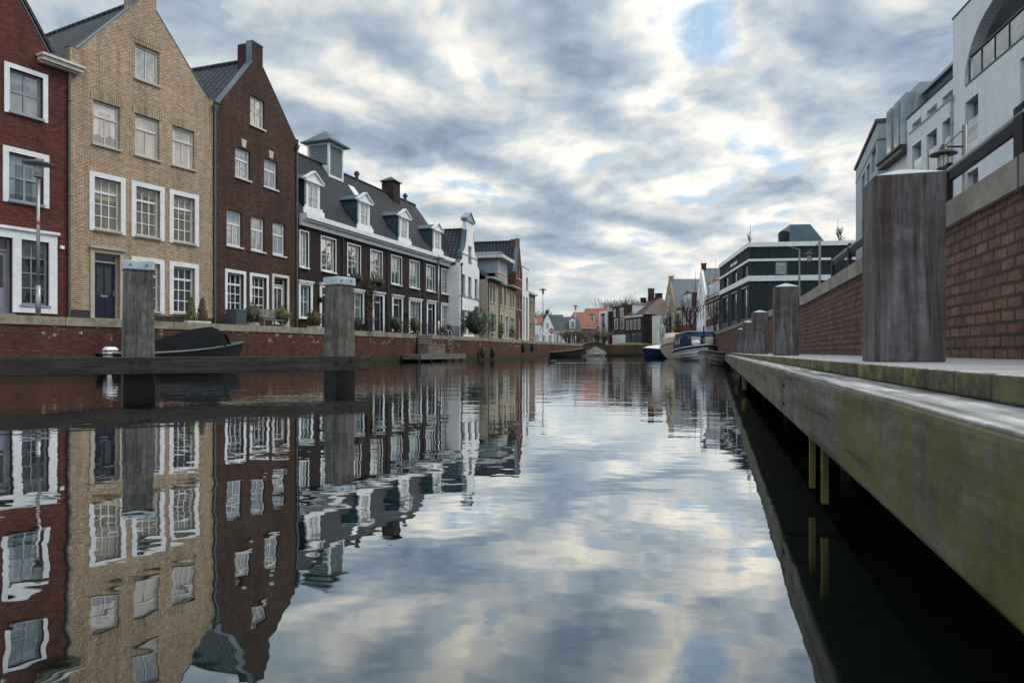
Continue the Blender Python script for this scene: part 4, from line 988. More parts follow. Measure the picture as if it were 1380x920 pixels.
# guard rail on the wall
gr=thing('guard_rail','dark plum steel guard rail with pale handrail on top of the brick wall','railing',(0,0,0),jrot)
def rw(Lp,Z): x=Lp+.298*Z; return x*jd[0]+Z*jd[1]
yv=jv(1.76); us=[]
Z=-3.65
while Z<10.6:
    us.append(rw(1.76,Z)); Z+=1.262
zt=lambda u:1.61 if u<13 else 1.61
for u in us:
    mb=MB(); mb.box(u-.07,u+.07,yv-.02,yv+.02,1.58,2.02); obj('post',mb,M['railpaint'],gr,bevel=.008)
mb=MB().tube([(us[0],yv+.0,1.965),(us[-1],yv+.0,1.965)],.021,10); obj('handrail',mb,M['steel'],gr,smooth=True)
mb=MB(); mb.box(us[0],us[-1],yv-.02,yv+.012,1.88,1.942); obj('lower_rail',mb,M['railpaint'],gr)

# ------------------------------------------------------------------ mooring fender in the canal
fr_=math.atan2(2.95,4.43)
fd=thing('mooring_fender','heavy dark timber fender beam bolted to two thick weathered piles in the water','mooring fender',(-7.0,9.35,0),fr_)
for a,b in ((-4.,1.685),(1.69,5.34)):
    mb=MB(); mb.box(a,b,0,.16,.262,.524); obj('beam',mb,M['beamwood'],fd,bevel=.012)
for u,zt_,rz in ((1.69,2.0,0.),(4.93,1.95,.35)):
    mb=MB(); mb.frustum(0,0,-.8,zt_-.13,.235,.2,.195,.185)
    p=obj('pile',mb,M['pilewood'],fd,bevel=.035); p.location=(u,.165+.235,0); p.rotation_euler=(0,0,rz)
    if rz: p.location=(u,.165+.29,0)
    mb=MB(); mb.frustum(0,0,zt_-.145,zt_,.215,.205,.21,.2); c=obj('cap',mb,M['capw'],p,bevel=.015)
    n=MB()
    for x in (-.12,.1): n.tube([(x,-.222,zt_-.07),(x,-.19,zt_-.07)],.012,8)
    obj('cap_bolt',n,M['bolt'],p)
for u,z in ((1.58,.47),(1.58,.33),(1.80,.47),(1.80,.33),(4.72,.41),(4.98,.46)):
    mb=MB().tube([(u,-.012,z),(u,.02,z)],.036,12); mb.tube([(u,-.035,z),(u,-.011,z)],.018,6); obj('bolt',mb,M['bolt'],fd)
mb=MB(); mb.box(1.675,1.70,-.006,-.0005,.27,.52); obj('joint_plate',mb,M['bolt'],fd)

# ------------------------------------------------------------------ street lamps
def lamp_T(loc,label,hh):
    o=thing('street_lamp',label,'street lamp',loc,0,'hat shaped lamps on the house side quay')
    mb=MB().tube([(0,0,0),(0,0,1.05)],.075,10); mb.tube([(0,0,1.05),(0,0,hh-.62)],.05,10); pole=obj('pole',mb,M['steel'],o,smooth=True)
    mb=MB().lathe([(.055,hh-.62),(.13,hh-.58),(.13,hh-.52)],14); obj('collar',mb,M['lampsteel'],o)
    mb=MB().lathe([(.115,hh-.52),(.125,hh-.2)],14); obj('lantern_glass',mb,M['clear'],o,smooth=True)
    mb=MB().lathe([(.14,hh-.22),(.42,hh-.17),(.42,hh-.14),(.16,hh-.06),(.1,hh),(.02,hh+.03)],20); obj('hat',mb,M['lampsteel'],o)
    return o
l0=lamp_T((-15.2,21.9,1.68),'grey lamp post in front of the red brick house',5.1)
b=MB().lathe([(.054,2.98),(.054,3.10)],10); obj('red_band',b,M['redsign'],l0)
lab2=['lamp post at the end of the dark terrace beside the white house','lamp post standing alone past the tan house at the quay end','farthest lamp post in front of the orange roofed houses']
for lab,(x,y,hh) in zip(lab2,((-5.06,47.,5.5),(3.36,74.,5.8),(8.66,93.,5.3))): lamp_T((x,y,1.68),lab,hh)
def lamp_arm(loc,label,hh,rz):
    o=thing('street_lamp',label,'street lamp',loc,rz,'bracket lamps on the jetty side quay')
    mb=MB().tube([(0,0,0),(0,0,hh)],.05,10); obj('pole',mb,M['lampsteel'],o,smooth=True)
    mb=MB().tube([(.05,0,hh-.42),(-.42,0,hh-.42)],.02,8); mb.tube([(0,0,hh-.06),(-.38,0,hh-.40)],.012,6); obj('bracket',mb,M['lampdark'],o)
    mb=MB().lathe([(.24,hh-.58),(.235,hh-.555),(.1,hh-.49),(.05,hh-.42),(.03,hh-.38)],18,(-.42,0)); obj('shade',mb,M['lampdark'],o)
    mb=MB().lathe([(.075,hh-.82),(.085,hh-.59)],12,(-.42,0)); mb2=obj('lantern_glass',mb,M['clear'],o)
    mb=MB()
    for k in range(6):
        t=k*math.pi/3; x,y=-.42+.1*math.cos(t),.1*math.sin(t); mb.tube([(x,y,hh-.85),(x,y,hh-.58)],.007,5)
    mb.lathe([(.115,hh-.86),(.115,hh-.84)],12,(-.42,0)); obj('lantern_cage',mb,M['lampdark'],o)
    return o
lamp_arm((8.9,13.42,1.5),'bracket lamp with round dark shade before the white brick buildings',3.55,0)
lamp_arm((12.62,28.,1.5),'bracket lamp in front of the navy building',3.65,0)
mb=MB().tube([(0,0,0),(0,0,2.5)],.035,8); mb.tube([(0,0,2.5),(-.35,0,2.62)],.02,6)
o=thing('lamp_pole','thin bare pole rising behind the second jetty post','pole',(9.6,22.8,1.5)); obj('shaft',mb,M['lampsteel'],o)
# no entry sign
o=thing('no_entry_sign','round red no entry sign on a thin pole at the far end of the quay','road sign',(4.6,79.5,1.68))
mb=MB().tube([(0,0,0),(0,0,1.75)],.03,8); obj('pole',mb,M['steel'],o)
mb=MB().tube([(0,-.05,1.35),(0,-.035,1.35)],.30,24); d=obj('disc',mb,M['redsign'],o)
mb=MB(); mb.box(-.21,.21,-.056,-.0505,1.29,1.41); obj('white_bar',mb,M['signw'],d)

# ------------------------------------------------------------------ boats
def hull_rows(L,B,h0,h1,draft=.25,tr=.8,n=22,strakes=5,rake=.35,step=.012,fl=1.):
    rows=[]
    for i in range(n+1):
        s=i/n
        bb=B/2*(tr+(1-tr)*min(1,s/.4)**.8) if s<.4 else B/2*max(0,1-((s-.4)/.6)**2.3)
        hh=h0+(h1-h0)*s**1.8; kz=-draft*(1-max(0,(s-.7)/.3)**2)
        row=[]
        for k in range(strakes*2+1):
            q=k/(strakes*2); f=math.sin(q*math.pi/2)**(.75) if q>0 else 0
            yy=bb*f*(1-.1*(1-q)*fl); zz=kz+(hh-kz)*q**1.15
            if k%2==0 and 0<k: yy+=step*(1 if bb>.02 else 0)
            x=-L/2+L*s+ (rake*(q-.5) if s>.75 else 0)*((s-.75)/.25 if s>.75 else 0)
            row.append((x,yy,zz))
        rows.append(row)
    return rows
def hull_mesh(rows):
    mb=MB(); full=[]
    for r in rows: full.append([(x,-y,z) for x,y,z in r[::-1]]+r[1:])
    mb.grid(full); mb.quad(*full[0]); return mb
def gunwale(rows,r=.035,up=0.):
    mb=MB()
    for s_ in (-1,1): mb.tube([(q[-1][0],s_*q[-1][1],q[-1][2]+up) for q in rows],r,8)
    mb.tube([(rows[0][-1][0],-rows[0][-1][1],rows[0][-1][2]+up),(rows[0][-1][0],rows[0][-1][1],rows[0][-1][2]+up)],r,8)
    return mb
def deckmesh(rows,dz=-.04,s0=0,s1=1.):
    mb=MB(); n=len(rows)-1
    mb.grid([[(r[-1][0],-r[-1][1]*.98,r[-1][2]+dz),(r[-1][0],r[-1][1]*.98,r[-1][2]+dz)] for r in rows[int(s0*n):int(s1*n)+1]]); return mb
def boat(name,label,loc,rz,L,B,h0,h1,hm,gm='steel',cat='boat',dk='deckgrey',**k):
    o=thing(name,label,cat,loc,rz); rows=hull_rows(L,B,h0,h1,**k)
    obj('hull',hull_mesh(rows),M[hm],o,smooth=False)
    obj('gunwale',gunwale(rows),M[gm],o,smooth=True)
    if dk: obj('deck',deckmesh(rows,-.10),M[dk],o)
    return o,rows
# black tender under cover
o,rows=boat('covered_sloop','black open boat under a black canvas cover moored at the quay wall',(-11.6,23.9,0),math.pi/2-R(27.6),5.0,2.0,.55,.98,'hullblk','pipe',dk='iron',rake=.5,strakes=4,step=0)
sec=[]
prof=[(.22,.10),(.32,.3),(.42,.5),(.52,.62),(.61,.70),(.69,.73),(.75,.72),(.79,.62),(.825,.38)]
for s,hh in prof:
    r=rows[min(22,int(s*22))]; b=r[-1][1]*1.0; z=r[-1][2]; x=-2.5+5.0*s
    sec.append([(x+ (.05*math.sin(k*2+s*20)),-b+2*b*k/12,z+.02+hh*(1-abs(k/6-1)**2.2)-.03*abs(math.sin(s*25+k))) for k in range(13)])
obj('canvas_cover',MB().grid(sec),M['canvas'],o,smooth=True)
mb=MB(); r=rows[18]; z=rows[18][-1][2]
mb.grid([[(1.62,-.62,z+.02),(1.62,.62,z+.02)],[(1.5,-.5,z+.42),(1.5,.5,z+.42)]]); obj('windscreen',mb,M['gboat'],o)
mb=MB(); mb.frustum(-2.5,0,.38,.66,.15,.13,.20,.16); mb.frustum(-2.5,0,.66,.76,.20,.16,.12,.1); mb.box(-2.57,-2.43,-.08,.08,-.5,.4); om=obj('outboard_motor',mb,M['hullw'],o,bevel=.03); mb=MB(); mb.box(-2.71,-2.29,-.165,.165,.5,.54); mb.box(-2.71,-2.29,-.165,.165,.62,.65); obj('black_stripe',mb,M['rubber'],om)
# blue and white cabin boat: bow towards the camera
o,rows=boat('cabin_boat','white lapstrake cabin boat with dark blue canvas cabin',(12.95,47.4,0),math.atan2(-6,-.55),6.2,3.1,.66,1.08,'hullw','hullw',strakes=6,step=.035,tr=.86,rake=.5)
mb=MB()
for s_ in (-1,1): mb.grid([[(q[-1][0],s_*(q[-1][1]+.02),q[-1][2]-.03) for q in rows],[(q[-1][0],s_*(q[-1][1]+.012),q[-1][2]-.15) for q in rows]])
obj('rubbing_strake',mb,M['boatblue'],o)
def cab(x0,x1,b0,b1,z0,z1,inset_=.16,rf=.22):
    mb=MB(); rows=[]
    for x,b,k in ((x0,b0,0),(x0+.25,b0,1),(x1-.5,b1,1),(x1,b1*.85,0)):
        zt_=z1 if k else z1-.35
        rows.append([(x,-b,z0),(x,-b+.03,z0+(zt_-z0)*.6),(x,-b+inset_,zt_-.08),(x,-b*.4,zt_+.04),(x,b*.4,zt_+.04),(x,b-inset_,zt_-.08),(x,b-.03,z0+(zt_-z0)*.6),(x,b,z0)])
    mb.grid(rows); mb.quad(*rows[0]); mb.quad(*rows[-1][::-1]); return mb
cb=obj('cabin',cab(-2.7,1.35,1.38,1.28,.62,1.97),M['boatblue'],o)
mb=MB(); mb.frustum(-.75,0,1.965,2.02,1.75,.95,1.65,.85); obj('cabin_top',mb,M['boatbluetop'],cb)
mb=MB()
for y0,y1 in ((-.72,-.10),(.12,.72)): mb.box(1.28,1.37,y0,y1,1.05,1.62)
obj('windscreen',mb,M['gboat'],cb)
mb=MB()
for s_ in (-1,1):
    for x0,x1 in ((-1.9,-.7),(-.5,.6)): mb.box(x0,x1,s_*1.345-.03,s_*1.345+.03,1.1,1.55)
obj('side_window',mb,M['gdark'],cb)
mb=MB(); mb.tube([(1.5,-.95,.95),(1.5,-.95,1.5),(2.9,-.2,1.45),(2.9,-.2,.95)],.02,6); mb.tube([(1.5,.95,.95),(1.5,.95,1.5),(2.9,.2,1.45),(2.9,.2,.95)],.02,6); obj('bow_rail',mb,M['steel'],o,smooth=True)
mb=MB().tube([(1.6,.05,1.0),(1.7,.05,2.35)],[.07,.05],6); obj('furled_flag',mb,M['boatblue'],o)
mb=MB().lathe([(.05,1.02),(.26,1.06),(.3,1.2),(.2,1.36),(.05,1.4)],10,(1.75,-.45)); obj('fender',mb,M['hullw'],o,smooth=True)
# beige boat with peach canvas cabin
o,rows=boat('beige_launch','beige launch with peach canvas hood moored behind the cabin boat',(13.65,57.5,0),math.atan2(-6,-1.5),6.,2.3,.9,1.35,'hullbeige','varnish',tr=.85,rake=.5)
cb=obj('hood',cab(-2.4,1.2,1.05,.95,.95,2.15),M['beigecanvas'],o)
mb=MB(); mb.box(-1.8,.3,-1.08,-1.03,1.35,1.8); obj('side_window',mb,M['gboat'],cb)
# navy sloop
o,rows=boat('navy_sloop','navy blue sloop with pale grey deck cover moored farthest along',(14.5,66.5,0),math.atan2(-4,-4.2),5.6,2.2,.75,1.0,'boatblue','hullw',tr=.9,rake=.3)
sec=[]
for s,hh in ((.05,.15),(.3,.42),(.6,.42),(.85,.2),(.97,.05)):
    r=rows[int(s*22)]; b=r[-1][1]*.95; sec.append([(-2.8+5.6*s,-b+2*b*k/8,r[-1][2]+.02+hh*(1-abs(k/4-1)**2)) for k in range(9)])
obj('deck_cover',MB().grid(sec),M['hullw'],o,smooth=True)
mb=MB()
for s_ in (-1,1):
    for k in range(9): x=-1.4+k*.26; mb.box(x,x+.17,s_*1.11-.02,s_*1.11+.02,.55,.66)
obj('name_lettering',mb,M['hullw'],o)
# dinghy by the jetty end
o,rows=boat('white_dinghy','weathered white rowing dinghy tied beside the jetty end',(9.05,30.6,0),math.atan2(-2.6,-1.55),3.,1.3,.42,.66,'hulldirty','deckgrey',strakes=5,step=.022,tr=.75)
mb=MB()
for x in (-.7,.25): mb.box(x-.12,x+.12,-.5,.5,.30,.33)
obj('thwart',mb,M['deckgrey'],o)
# dark rowing boat and green tented boat at far left wall end
o,rows=boat('dark_rowing_boat','long low black rowing boat leaning at the far quay wall end',(5.75,77.5,0),R(32),5.6,1.6,.55,1.05,'hullblk','deckgrey',dk='iron')
o,rows=boat('green_tented_boat','white hulled boat under a peaked green tarpaulin by the bridge',(11.9,98.2,0),R(25),3.6,1.6,.35,.5,'hullw','steel',dk='iron')
mb=MB(); r=[(-1.6,.35),(-.9,.6),(0.,1.05),(.9,.7),(1.6,.4)]
mb.grid([[(x,-.82,.36),(x,-.45,z+.1 if z<.9 else z*.85),(x,0,z+.38),(x,.45,z+.1 if z<.9 else z*.85),(x,.82,.36)] for x,z in r]); obj('tarpaulin',mb,M['greencanvas'],o)
# ropes
def rope(label,pts,m='rope',r=.012,sag=.15,group=None):
    a,b=Vector(pts[0]),Vector(pts[1]); q=[]
    for k in range(13):
        t=k/12; p=a.lerp(b,t); p.z-=sag*4*t*(1-t); q.append(p)
    return tag(obj('mooring_rope',MB().tube(q,r,6),M[m],None,smooth=True),label,'rope')
rope('pale mooring rope from the cabin boat to the brick wall',((12.6,44.4,1.15),(13.0,42.6,1.8)),sag=.1,r=.018)
rope('dark mooring rope from the covered sloop up to the quay wall',((-13.9,22.4,1.2),(-12.8,21.9,.75)),'roped',.014,.06)
mb=MB(); mb.box(-.1,.1,-.03,.03,-.1,.1); mb.tube([(0,-.03,0),(.0,-.1,-.08),(.06,-.1,-.1),(.06,-.04,0)],.015,6)
o=thing('mooring_plate','small square mooring plate on the red quay wall above the rope','mooring ring',(-14.0,22.05,1.25),math.pi/2-R(27.6)); obj('plate',mb,M['steel'],o)

# rubber fenders on the quay wall
fe=None; fl=['first black tyre fender on the quay wall next to the ladder','second black fender beside the first, right by the waterline','third black fender hanging high on the quay wall','last black fender on the quay wall before the dark rowing boat']
for lab,px,z in zip(fl,(648,662,703.5,715.5),(.12,.12,.52,.62)):
    r_=(px-690)/920
    a,b=((-1.9,53.2),(2.25,69.)); dx,dy=b[0]-a[0],b[1]-a[1]; s=(r_*a[1]-a[0])/(dx-r_*dy)
    x,y=a[0]+dx*s+.16,a[1]+dy*s-.04
    if fe is None:
        fe=thing('wall_fender',lab,'fender',(x,y,z),0,'black fenders on the quay wall'); mb=MB().lathe([(.03,0),(.17,.1),(.2,.4),(.17,.7),(.05,.85)],12); obj('bumper',mb,M['rubber'],fe,smooth=True)
        mb=MB().tube([(0,0,.85),(-.08,0,1.3)],.015,5); obj('chain',mb,M['iron'],fe)
    else: dup(fe,(x,y,z),0,lab)
# landing stage, seat box, ladder
qa=R(19.2); qrot=math.pi/2-qa; qd=(math.sin(qa),math.cos(qa)); qn=(math.cos(qa),-math.sin(qa))
def qpt(t,off): return (-10.3+qd[0]*t+qn[0]*off, 29.+qd[1]*t+qn[1]*off)
x,y=qpt(11.6,0.02)
# local x along the quay, y inward (so canal side is negative y)
o=thing('landing_stage','low wooden landing stage on short piles at the quay wall','landing stage',(x,y,0),qrot)
mb=MB(); mb.box(0,6.6,-1.25,-.05,.40,.47); obj('planking',mb,M['deckgrey'],o)
mb=MB(); mb.box(0,6.6,-1.29,-1.251,.16,.43); mb.box(-.05,-.001,-1.29,-.05,.16,.43); obj('edge_board',mb,M['boardwood'],o)
for u in (.2,1.8,3.4,5.0,6.3):
    mb=MB().tube([(u,-1.05,-.6),(u,-1.05,.399)],.08,8); obj('pile',mb,M['iron'],o)
o=thing('storage_box','grey wooden box standing on the landing stage','box',qpt(13.5,-.02+.02)+(.47,),qrot)
mb=MB(); mb.box(0,2.5,-.8,-.1,.004,.55); obj('body',mb,M['boardwood'],o,bevel=.01)
mb=MB(); mb.box(-.03,2.53,-.83,-.08,.553,.6); obj('lid',mb,M['deckgrey'],o)
o=thing('slatted_backrest','slatted wooden seat back fixed to the coping above the box','bench back',qpt(13.5,.1)+(1.1,),qrot)
mb=MB()
for k in range(4): mb.box(0,2.0,-.03,.0,.02+k*.15,.13+k*.15)
mb.box(.1,.18,.001,.05,-.6,.62); mb.box(1.8,1.88,.001,.05,-.6,.62); obj('slats',mb,M['boardwood'],o)
o=thing('quay_ladder','galvanised steel ladder with hooped rails over the coping','ladder',qpt(18.0,.14)+(0.45,),qrot)
for s_ in (0,.5):
    mb=MB().tube([(s_,0,0),(s_,0,1.4)]+[(s_,.2-.2*math.cos(k*math.pi/6),1.4+.22*math.sin(k*math.pi/6)) for k in range(1,7)],.028,8); obj('stile',mb,M['steel'],o,smooth=True)
for k in range(5):
    mb=MB().tube([(.028,0,.12+k*.28),(.472,0,.12+k*.28)],.018,6); obj('rung',mb,M['steel'],o)

# ------------------------------------------------------------------ plants
def leaves(n,rx,ry,rz,c=(0,0,0),size=.07,shell=.55,seed=0,flat=0):
    r=random.Random(seed); mb=MB()
    for _ in range(n):
        while True:
            p=Vector((r.uniform(-1,1),r.uniform(-1,1),r.uniform(-1,1)))
            if p.length<=1: break
        if r.random()<.75: p=p.normalized()*r.uniform(shell,1.05)
        lump=1+.14*math.sin(p.x*5+seed)+.12*math.sin(p.z*6+p.y*4+seed*2)
        p=Vector((p.x*rx*lump+c[0],p.y*ry*lump+c[1],p.z*rz*lump+c[2]))
        a=Vector((r.gauss(0,1),r.gauss(0,1),r.gauss(0,1))).normalized(); b=a.orthogonal().normalized(); s=size*r.uniform(.6,1.3)
        mb.quad(p-a*s,p+b*s*.5,p+a*s,p-b*s*.5)
    return mb
def fpt(P0,yaw,u,out): a=R(yaw); return (P0[0]+math.sin(a)*u+math.cos(a)*out, P0[1]+math.cos(a)*u-math.sin(a)*out)
YP=((-16.09,24.85),27.6); BP=((-13.24,30.3),19.2); RP=((-11.24,36.03),19.2); WP=((-4.05,54.),13); CP=((-2.05,59.5),13)
def shrub(name,label,loc,r,leaf,pot,seed,rz=0,h=None,cat='shrub',n=420,group=None,size=.06):
    o=thing(name,label,cat,loc,rz,group); ph=.28
    if pot:
        mb=MB(); mb.frustum(0,0,0,ph,r*.62,r*.62,r*.7,r*.7); obj('pot',mb,M[pot],o)
    h=h or r
    core=MB().lathe([(r*.2,ph+.02),(r*.72,ph+h*.55),(r*.8,ph+h),(r*.55,ph+h*1.55),(r*.1,ph+h*1.85)],10); obj('core',core,M['leafo' if leaf!='leafg' else 'leafg'],o,smooth=True)
    obj('foliage',leaves(n,r,r,h,(0,0,ph+h),size,.8,seed),M[leaf],o)
    return o
G0=1.66
x,y=fpt(*YP,4.75,.75)
o=thing('window_box','white trough planter under the yellow house window','planter',(x,y,2.0-.25),YP and math.pi/2-R(27.6)); mb=MB(); mb.box(-.55,.55,-.14,.14,-.09,.15); obj('trough',mb,M['offwhite'],o)
for u,lf,lab in ((4.42,'leafy','yellow green cone topiary in the white trough, nearer the door'),(4.98,'leafr','rust tinged cone topiary in the white trough, nearer the downpipe')):
    x,y=fpt(*YP,u,.75); t=thing('cone_topiary',lab,'topiary',(x,y,1.90)); mb=MB().lathe([(.05,0),(.15,.12),(.13,.45),(.05,.85),(.01,.95)],8); obj('core',mb,M['leafo'],t)
    r_=random.Random(int(u*10)); lm=MB()
    for _ in range(260):
        zz=r_.random(); rr=.21*(1-zz)**.7+.02; a=r_.uniform(0,6.28); p=Vector((rr*math.cos(a),rr*math.sin(a),.03+zz*.97)); q=Vector((r_.gauss(0,1),r_.gauss(0,1),r_.gauss(0,1)+.8)).normalized()*.05; b=q.orthogonal().normalized()*.02
        lm.quad(p-q,p+b,p+q,p-b)
    obj('foliage',lm,M[lf],t)
x,y=fpt(*BP,.55,.75); o=thing('storage_bin','blue grey storage bin between the yellow and brown houses','bin',(x,y,G0),math.pi/2-R(19.2)); mb=MB(); mb.frustum(0,0,0,.75,.3,.28,.34,.3); obj('body',mb,M['bin'],o); mb=MB(); mb.box(-.36,.36,-.32,.32,.752,.83); obj('lid',mb,M['bin'],o,bevel=.01)
for u,out,lab,sd in ((1.45,.85,'round olive bush in a low planter beside the blue grey bin',1),(3.55,.9,'round rusty bush beside the white door of the brown house',2),):
    x,y=fpt(*BP,u,out); shrub('round_bush',lab,(x,y,G0),.42,'leafo' if sd==1 else 'leafy','cement',sd,group='round potted bushes')
x,y=fpt(*RP,-.1,1.0); shrub('round_bush','round bush with reddish top at the start of the dark terrace',(x,y,G0),.42,'leafr','cement',3,group='round potted bushes')
x,y=fpt(*BP,2.5,.8); o=thing('garden_bench','weathered wooden bench below the brown house windows','bench',(x,y,G0),math.pi/2-R(19.2))
mb=MB(); mb.box(-.75,.75,-.45,0,.42,.47); obj('seat',mb,M['deckgrey'],o)
mb=MB(); 
for k in range(4): mb.box(-.75,.75,.0,.03,.55+k*.11,.64+k*.11)
obj('backrest',mb,M['deckgrey'],o)
for u in (-.68,.62):
    mb=MB(); mb.box(u,u+.06,-.42,-.36,0,.419); obj('leg',mb,M['deckgrey'],o); mb=MB(); mb.box(u,u+.06,.031,.07,0,.95); obj('leg',mb,M['deckgrey'],o)
# iron fences in front of the terrace
def fence(u0,u1,lab,out=.9,P=RP):
    x,y=fpt(*P,u0,out); L=u1-u0
    o=thing('iron_fence',lab,'fence',(x,y,G0),math.pi/2-R(P[1]),'black iron fences before the dark terrace')
    mb=MB(); mb.box(0,L,-.012,.012,.12,.15); mb.box(0,L,-.012,.012,.86,.89)
    k=0.
    while k<=L+.01: mb.box(k-.008,k+.008,-.008,.008,0.,.95); k+=.12
    obj('rails',mb,M['iron'],o)
    for k in (0,L):
        mb=MB(); mb.box(k-.025,k+.025,-.025,.025,0,1.02); obj('fence_post',mb,M['iron'],o)
for u0,u1,l in ((.5,1.85,'short iron fence beside the reddish round bush'),(3.5,7.1,'iron fence below the climbing plant'),(8.9,9.85,'short iron fence between two navy doors'),(11.4,14.4,'iron fence in front of the wide three paned window'),(16.8,19.7,'iron fence at the far end of the terrace by the lamp post')): fence(u0,u1,l)
# climbing plant on terrace
x,y=fpt(*RP,6.75,.18); o=thing('climbing_plant','sparse climbing plant trained up the dark terrace wall','climber',(x,y,G0),math.pi/2-R(19.2))
mb=MB(); r_=random.Random(4)
for k in range(7):
    px_,pz=r_.uniform(-.15,.15),0; pts=[(px_,0,0)]
    for j in range(9): px_+=r_.uniform(-.16,.16); pz+=.45; pts.append((px_,r_.uniform(-.1,.05),pz))
    mb.tube(pts,[.02-.0017*j for j in range(10)],5)
obj('stem',mb,M['twig'],o)
lm=leaves(420,.55,.16,.95,(.1,-.1,2.7),.06,.2,5); l2=leaves(260,.38,.15,.9,(.0,-.08,1.3),.055,.2,6); l3=leaves(140,.9,.14,.18,(.35,-.1,3.42),.05,.2,8)
i=len(lm.v); lm.v+=l2.v; lm.f+=[tuple(k+i for k in f) for f in l2.f]; i=len(lm.v); lm.v+=l3.v; lm.f+=[tuple(k+i for k in f) for f in l3.f]
obj('foliage',lm,M['leafo'],o)
pl=((4.7,.6,.35,.30,'leafg','dark leafy bush behind the fence, below the ground floor window'),(9.2,.7,.45,.5,'leafg','dark green bush beside the navy door past the climber'),(11.7,.75,.4,.55,'leafo','loose olive bush before the wide window'),(16.0,1.0,.35,.3,'leafr','low rusty plants before the last navy door'),(17.3,.8,.3,.35,'leafg','small dark bush near the lamp post'))
for u,out,r,hh,lf,lab in pl:
    x,y=fpt(*RP,u,out); shrub('front_garden_bush',lab,(x,y,G0),r,lf,'terracotta',int(u*7),h=hh,n=260,group='bushes before the dark terrace')
x,y=fpt(*RP,5.6,.1)
for u,lab in ((5.3,'flower box with trailing plants under the third upper window'),(7.9,'flower box with trailing plants under the fourth upper window')):
    x,y=fpt(*RP,u,.16); o=thing('flower_box',lab,'flower box',(x,y,5.08),math.pi/2-R(19.2)); mb=MB(); mb.box(-.6,.6,-.11,.06,-.02,.12); obj('trough',mb,M['terracotta'],o); obj('foliage',leaves(160,.68,.16,.2,(0,-.05,.14),.05,.2,int(u)),M['leafr'],o)
x,y=fpt(*WP,-1.0,1.5); o=shrub('laurel_bush','large round dark green bush between dark terrace and white house',(x,y,G0),1.0,'leafg',None,31,h=1.0,n=1500,size=.09)
for u,hh,lab in ((.2,2.2,'tall climber beside the first cream house window'),(3.6,1.6,'climber between the two cream houses'),(8.0,1.5,'dark climber by the last cream house window')):
    x,y=fpt(*CP,u,.25); o=thing('wall_climber',lab,'climber',(x,y,G0)); obj('stem',MB().tube([(0,0,0),(.05,0,hh*.6),(0,0,hh)],[.03,.02,.01],5),M['twig'],o); obj('foliage',leaves(260,.35,.3,hh/2,(0,0,hh/2+.2),.08,.2,int(u*9)+1),M['leafg'],o)
# parked bicycle by the cream houses
x,y=fpt(*CP,5.6,1.0); o=thing('parked_bicycle','black bicycle parked before the cream houses','bicycle',(x,y,G0),math.pi/2-R(13))
for cx in (-.52,.52):
    mb=MB(); mb.tube([(cx+.33*math.cos(k*math.pi/10),0,.34+.33*math.sin(k*math.pi/10)) for k in range(21)],.02,5,cap=False); obj('wheel',mb,M['rubber'],o)
mb=MB(); 
for a,b in (((-.52,0,.34),(-.12,0,.36)),((-.12,0,.36),(-.25,0,.86)),((-.25,0,.78),(.38,0,.82)),((-.12,0,.36),(.38,0,.78)),((-.52,0,.34),(-.25,0,.8)),((.52,0,.34),(.36,0,1.0))): mb.tube([a,b],.018,6)
obj('frame',mb,M['iron'],o); mb=MB(); mb.frustum(-.27,0,.87,.93,.12,.07,.13,.08); obj('saddle',mb,M['rubber'],o); mb=MB().tube([(.28,-.28,1.03),(.36,0,1.02),(.28,.28,1.03)],.016,6); obj('handlebar',mb,M['iron'],o)

def bare_tree(name,label,loc,H,seed,tm='bark',spread=.5,trunk=.35,depth=4,up=.6,r0=.09,leaf=None,group=None,nb=4,twigm=None,rmin=.008,leader=True):
    r_=random.Random(seed); o=thing(name,label,'tree',loc,0,group)
    T=MB(); K=MB(); tips=[]
    def grow(p,d,L,rad,dep):
        n=3; pts=[p]; q=Vector(p)
        for k in range(n):
            d=(d+Vector((r_.gauss(0,.12),r_.gauss(0,.12),r_.gauss(0,.06)+.07*up))).normalized(); q=q+d*L/n; pts.append(q.copy())
        rads=[max(rmin,rad*(1-.45*k/n)) for k in range(n+1)]
        (T if dep==0 else K).tube(pts,rads,7 if dep==0 else (5 if dep<2 else 3),cap=dep==0)
        if dep>=depth: tips.append(pts[-1]); return
        for k in range(nb if dep else nb+2):
            t=r_.uniform(.35,1) if dep else r_.uniform(.55,1); a=pts[min(n,int(t*n))]
            ang=r_.uniform(0,6.28); side=Vector((math.cos(ang),math.sin(ang),0))
            dd=(d*up+side*spread*r_.uniform(.6,1.2)+Vector((0,0,.25))).normalized()
            grow(a,dd,L*r_.uniform(.5,.78) if dep else H*(1-trunk)*r_.uniform(.35,.55),max(rmin,rad*.5),dep+1)
    grow(Vector((0,0,-.1)),Vector((0,0,1)),H*trunk+.1,r0,0)
    # leader
    if leader: T.tube([(0,0,H*trunk*.9),(r_.uniform(-.1,.1),0,H*.7),(r_.uniform(-.15,.15),0,H)],[r0*.6,r0*.35,rmin],6)
    obj('trunk',T,M[tm],o); obj('crown',K,M[twigm or tm],o)
    if leaf:
        lm=MB()
        for p in tips:
            for _ in range(leaf[1]):
                c=p+Vector((r_.gauss(0,.16),r_.gauss(0,.16),r_.gauss(0,.16))); a=Vector((r_.gauss(0,1),r_.gauss(0,1),r_.gauss(0,1))).normalized()*leaf[2]; b=a.orthogonal().normalized()*leaf[2]*.6
                lm.quad(c-a,c+b,c+a,c-b)
        obj('foliage',lm,M[leaf[0]],o)
    return o
gp='bare trees on the far right bank'
bare_tree('bare_tree','slim bare tree in front of the tan gabled house',(19.4,84,1.6),6.2,11,spread=.3,depth=3,r0=.1,nb=4,group=gp,rmin=.01)
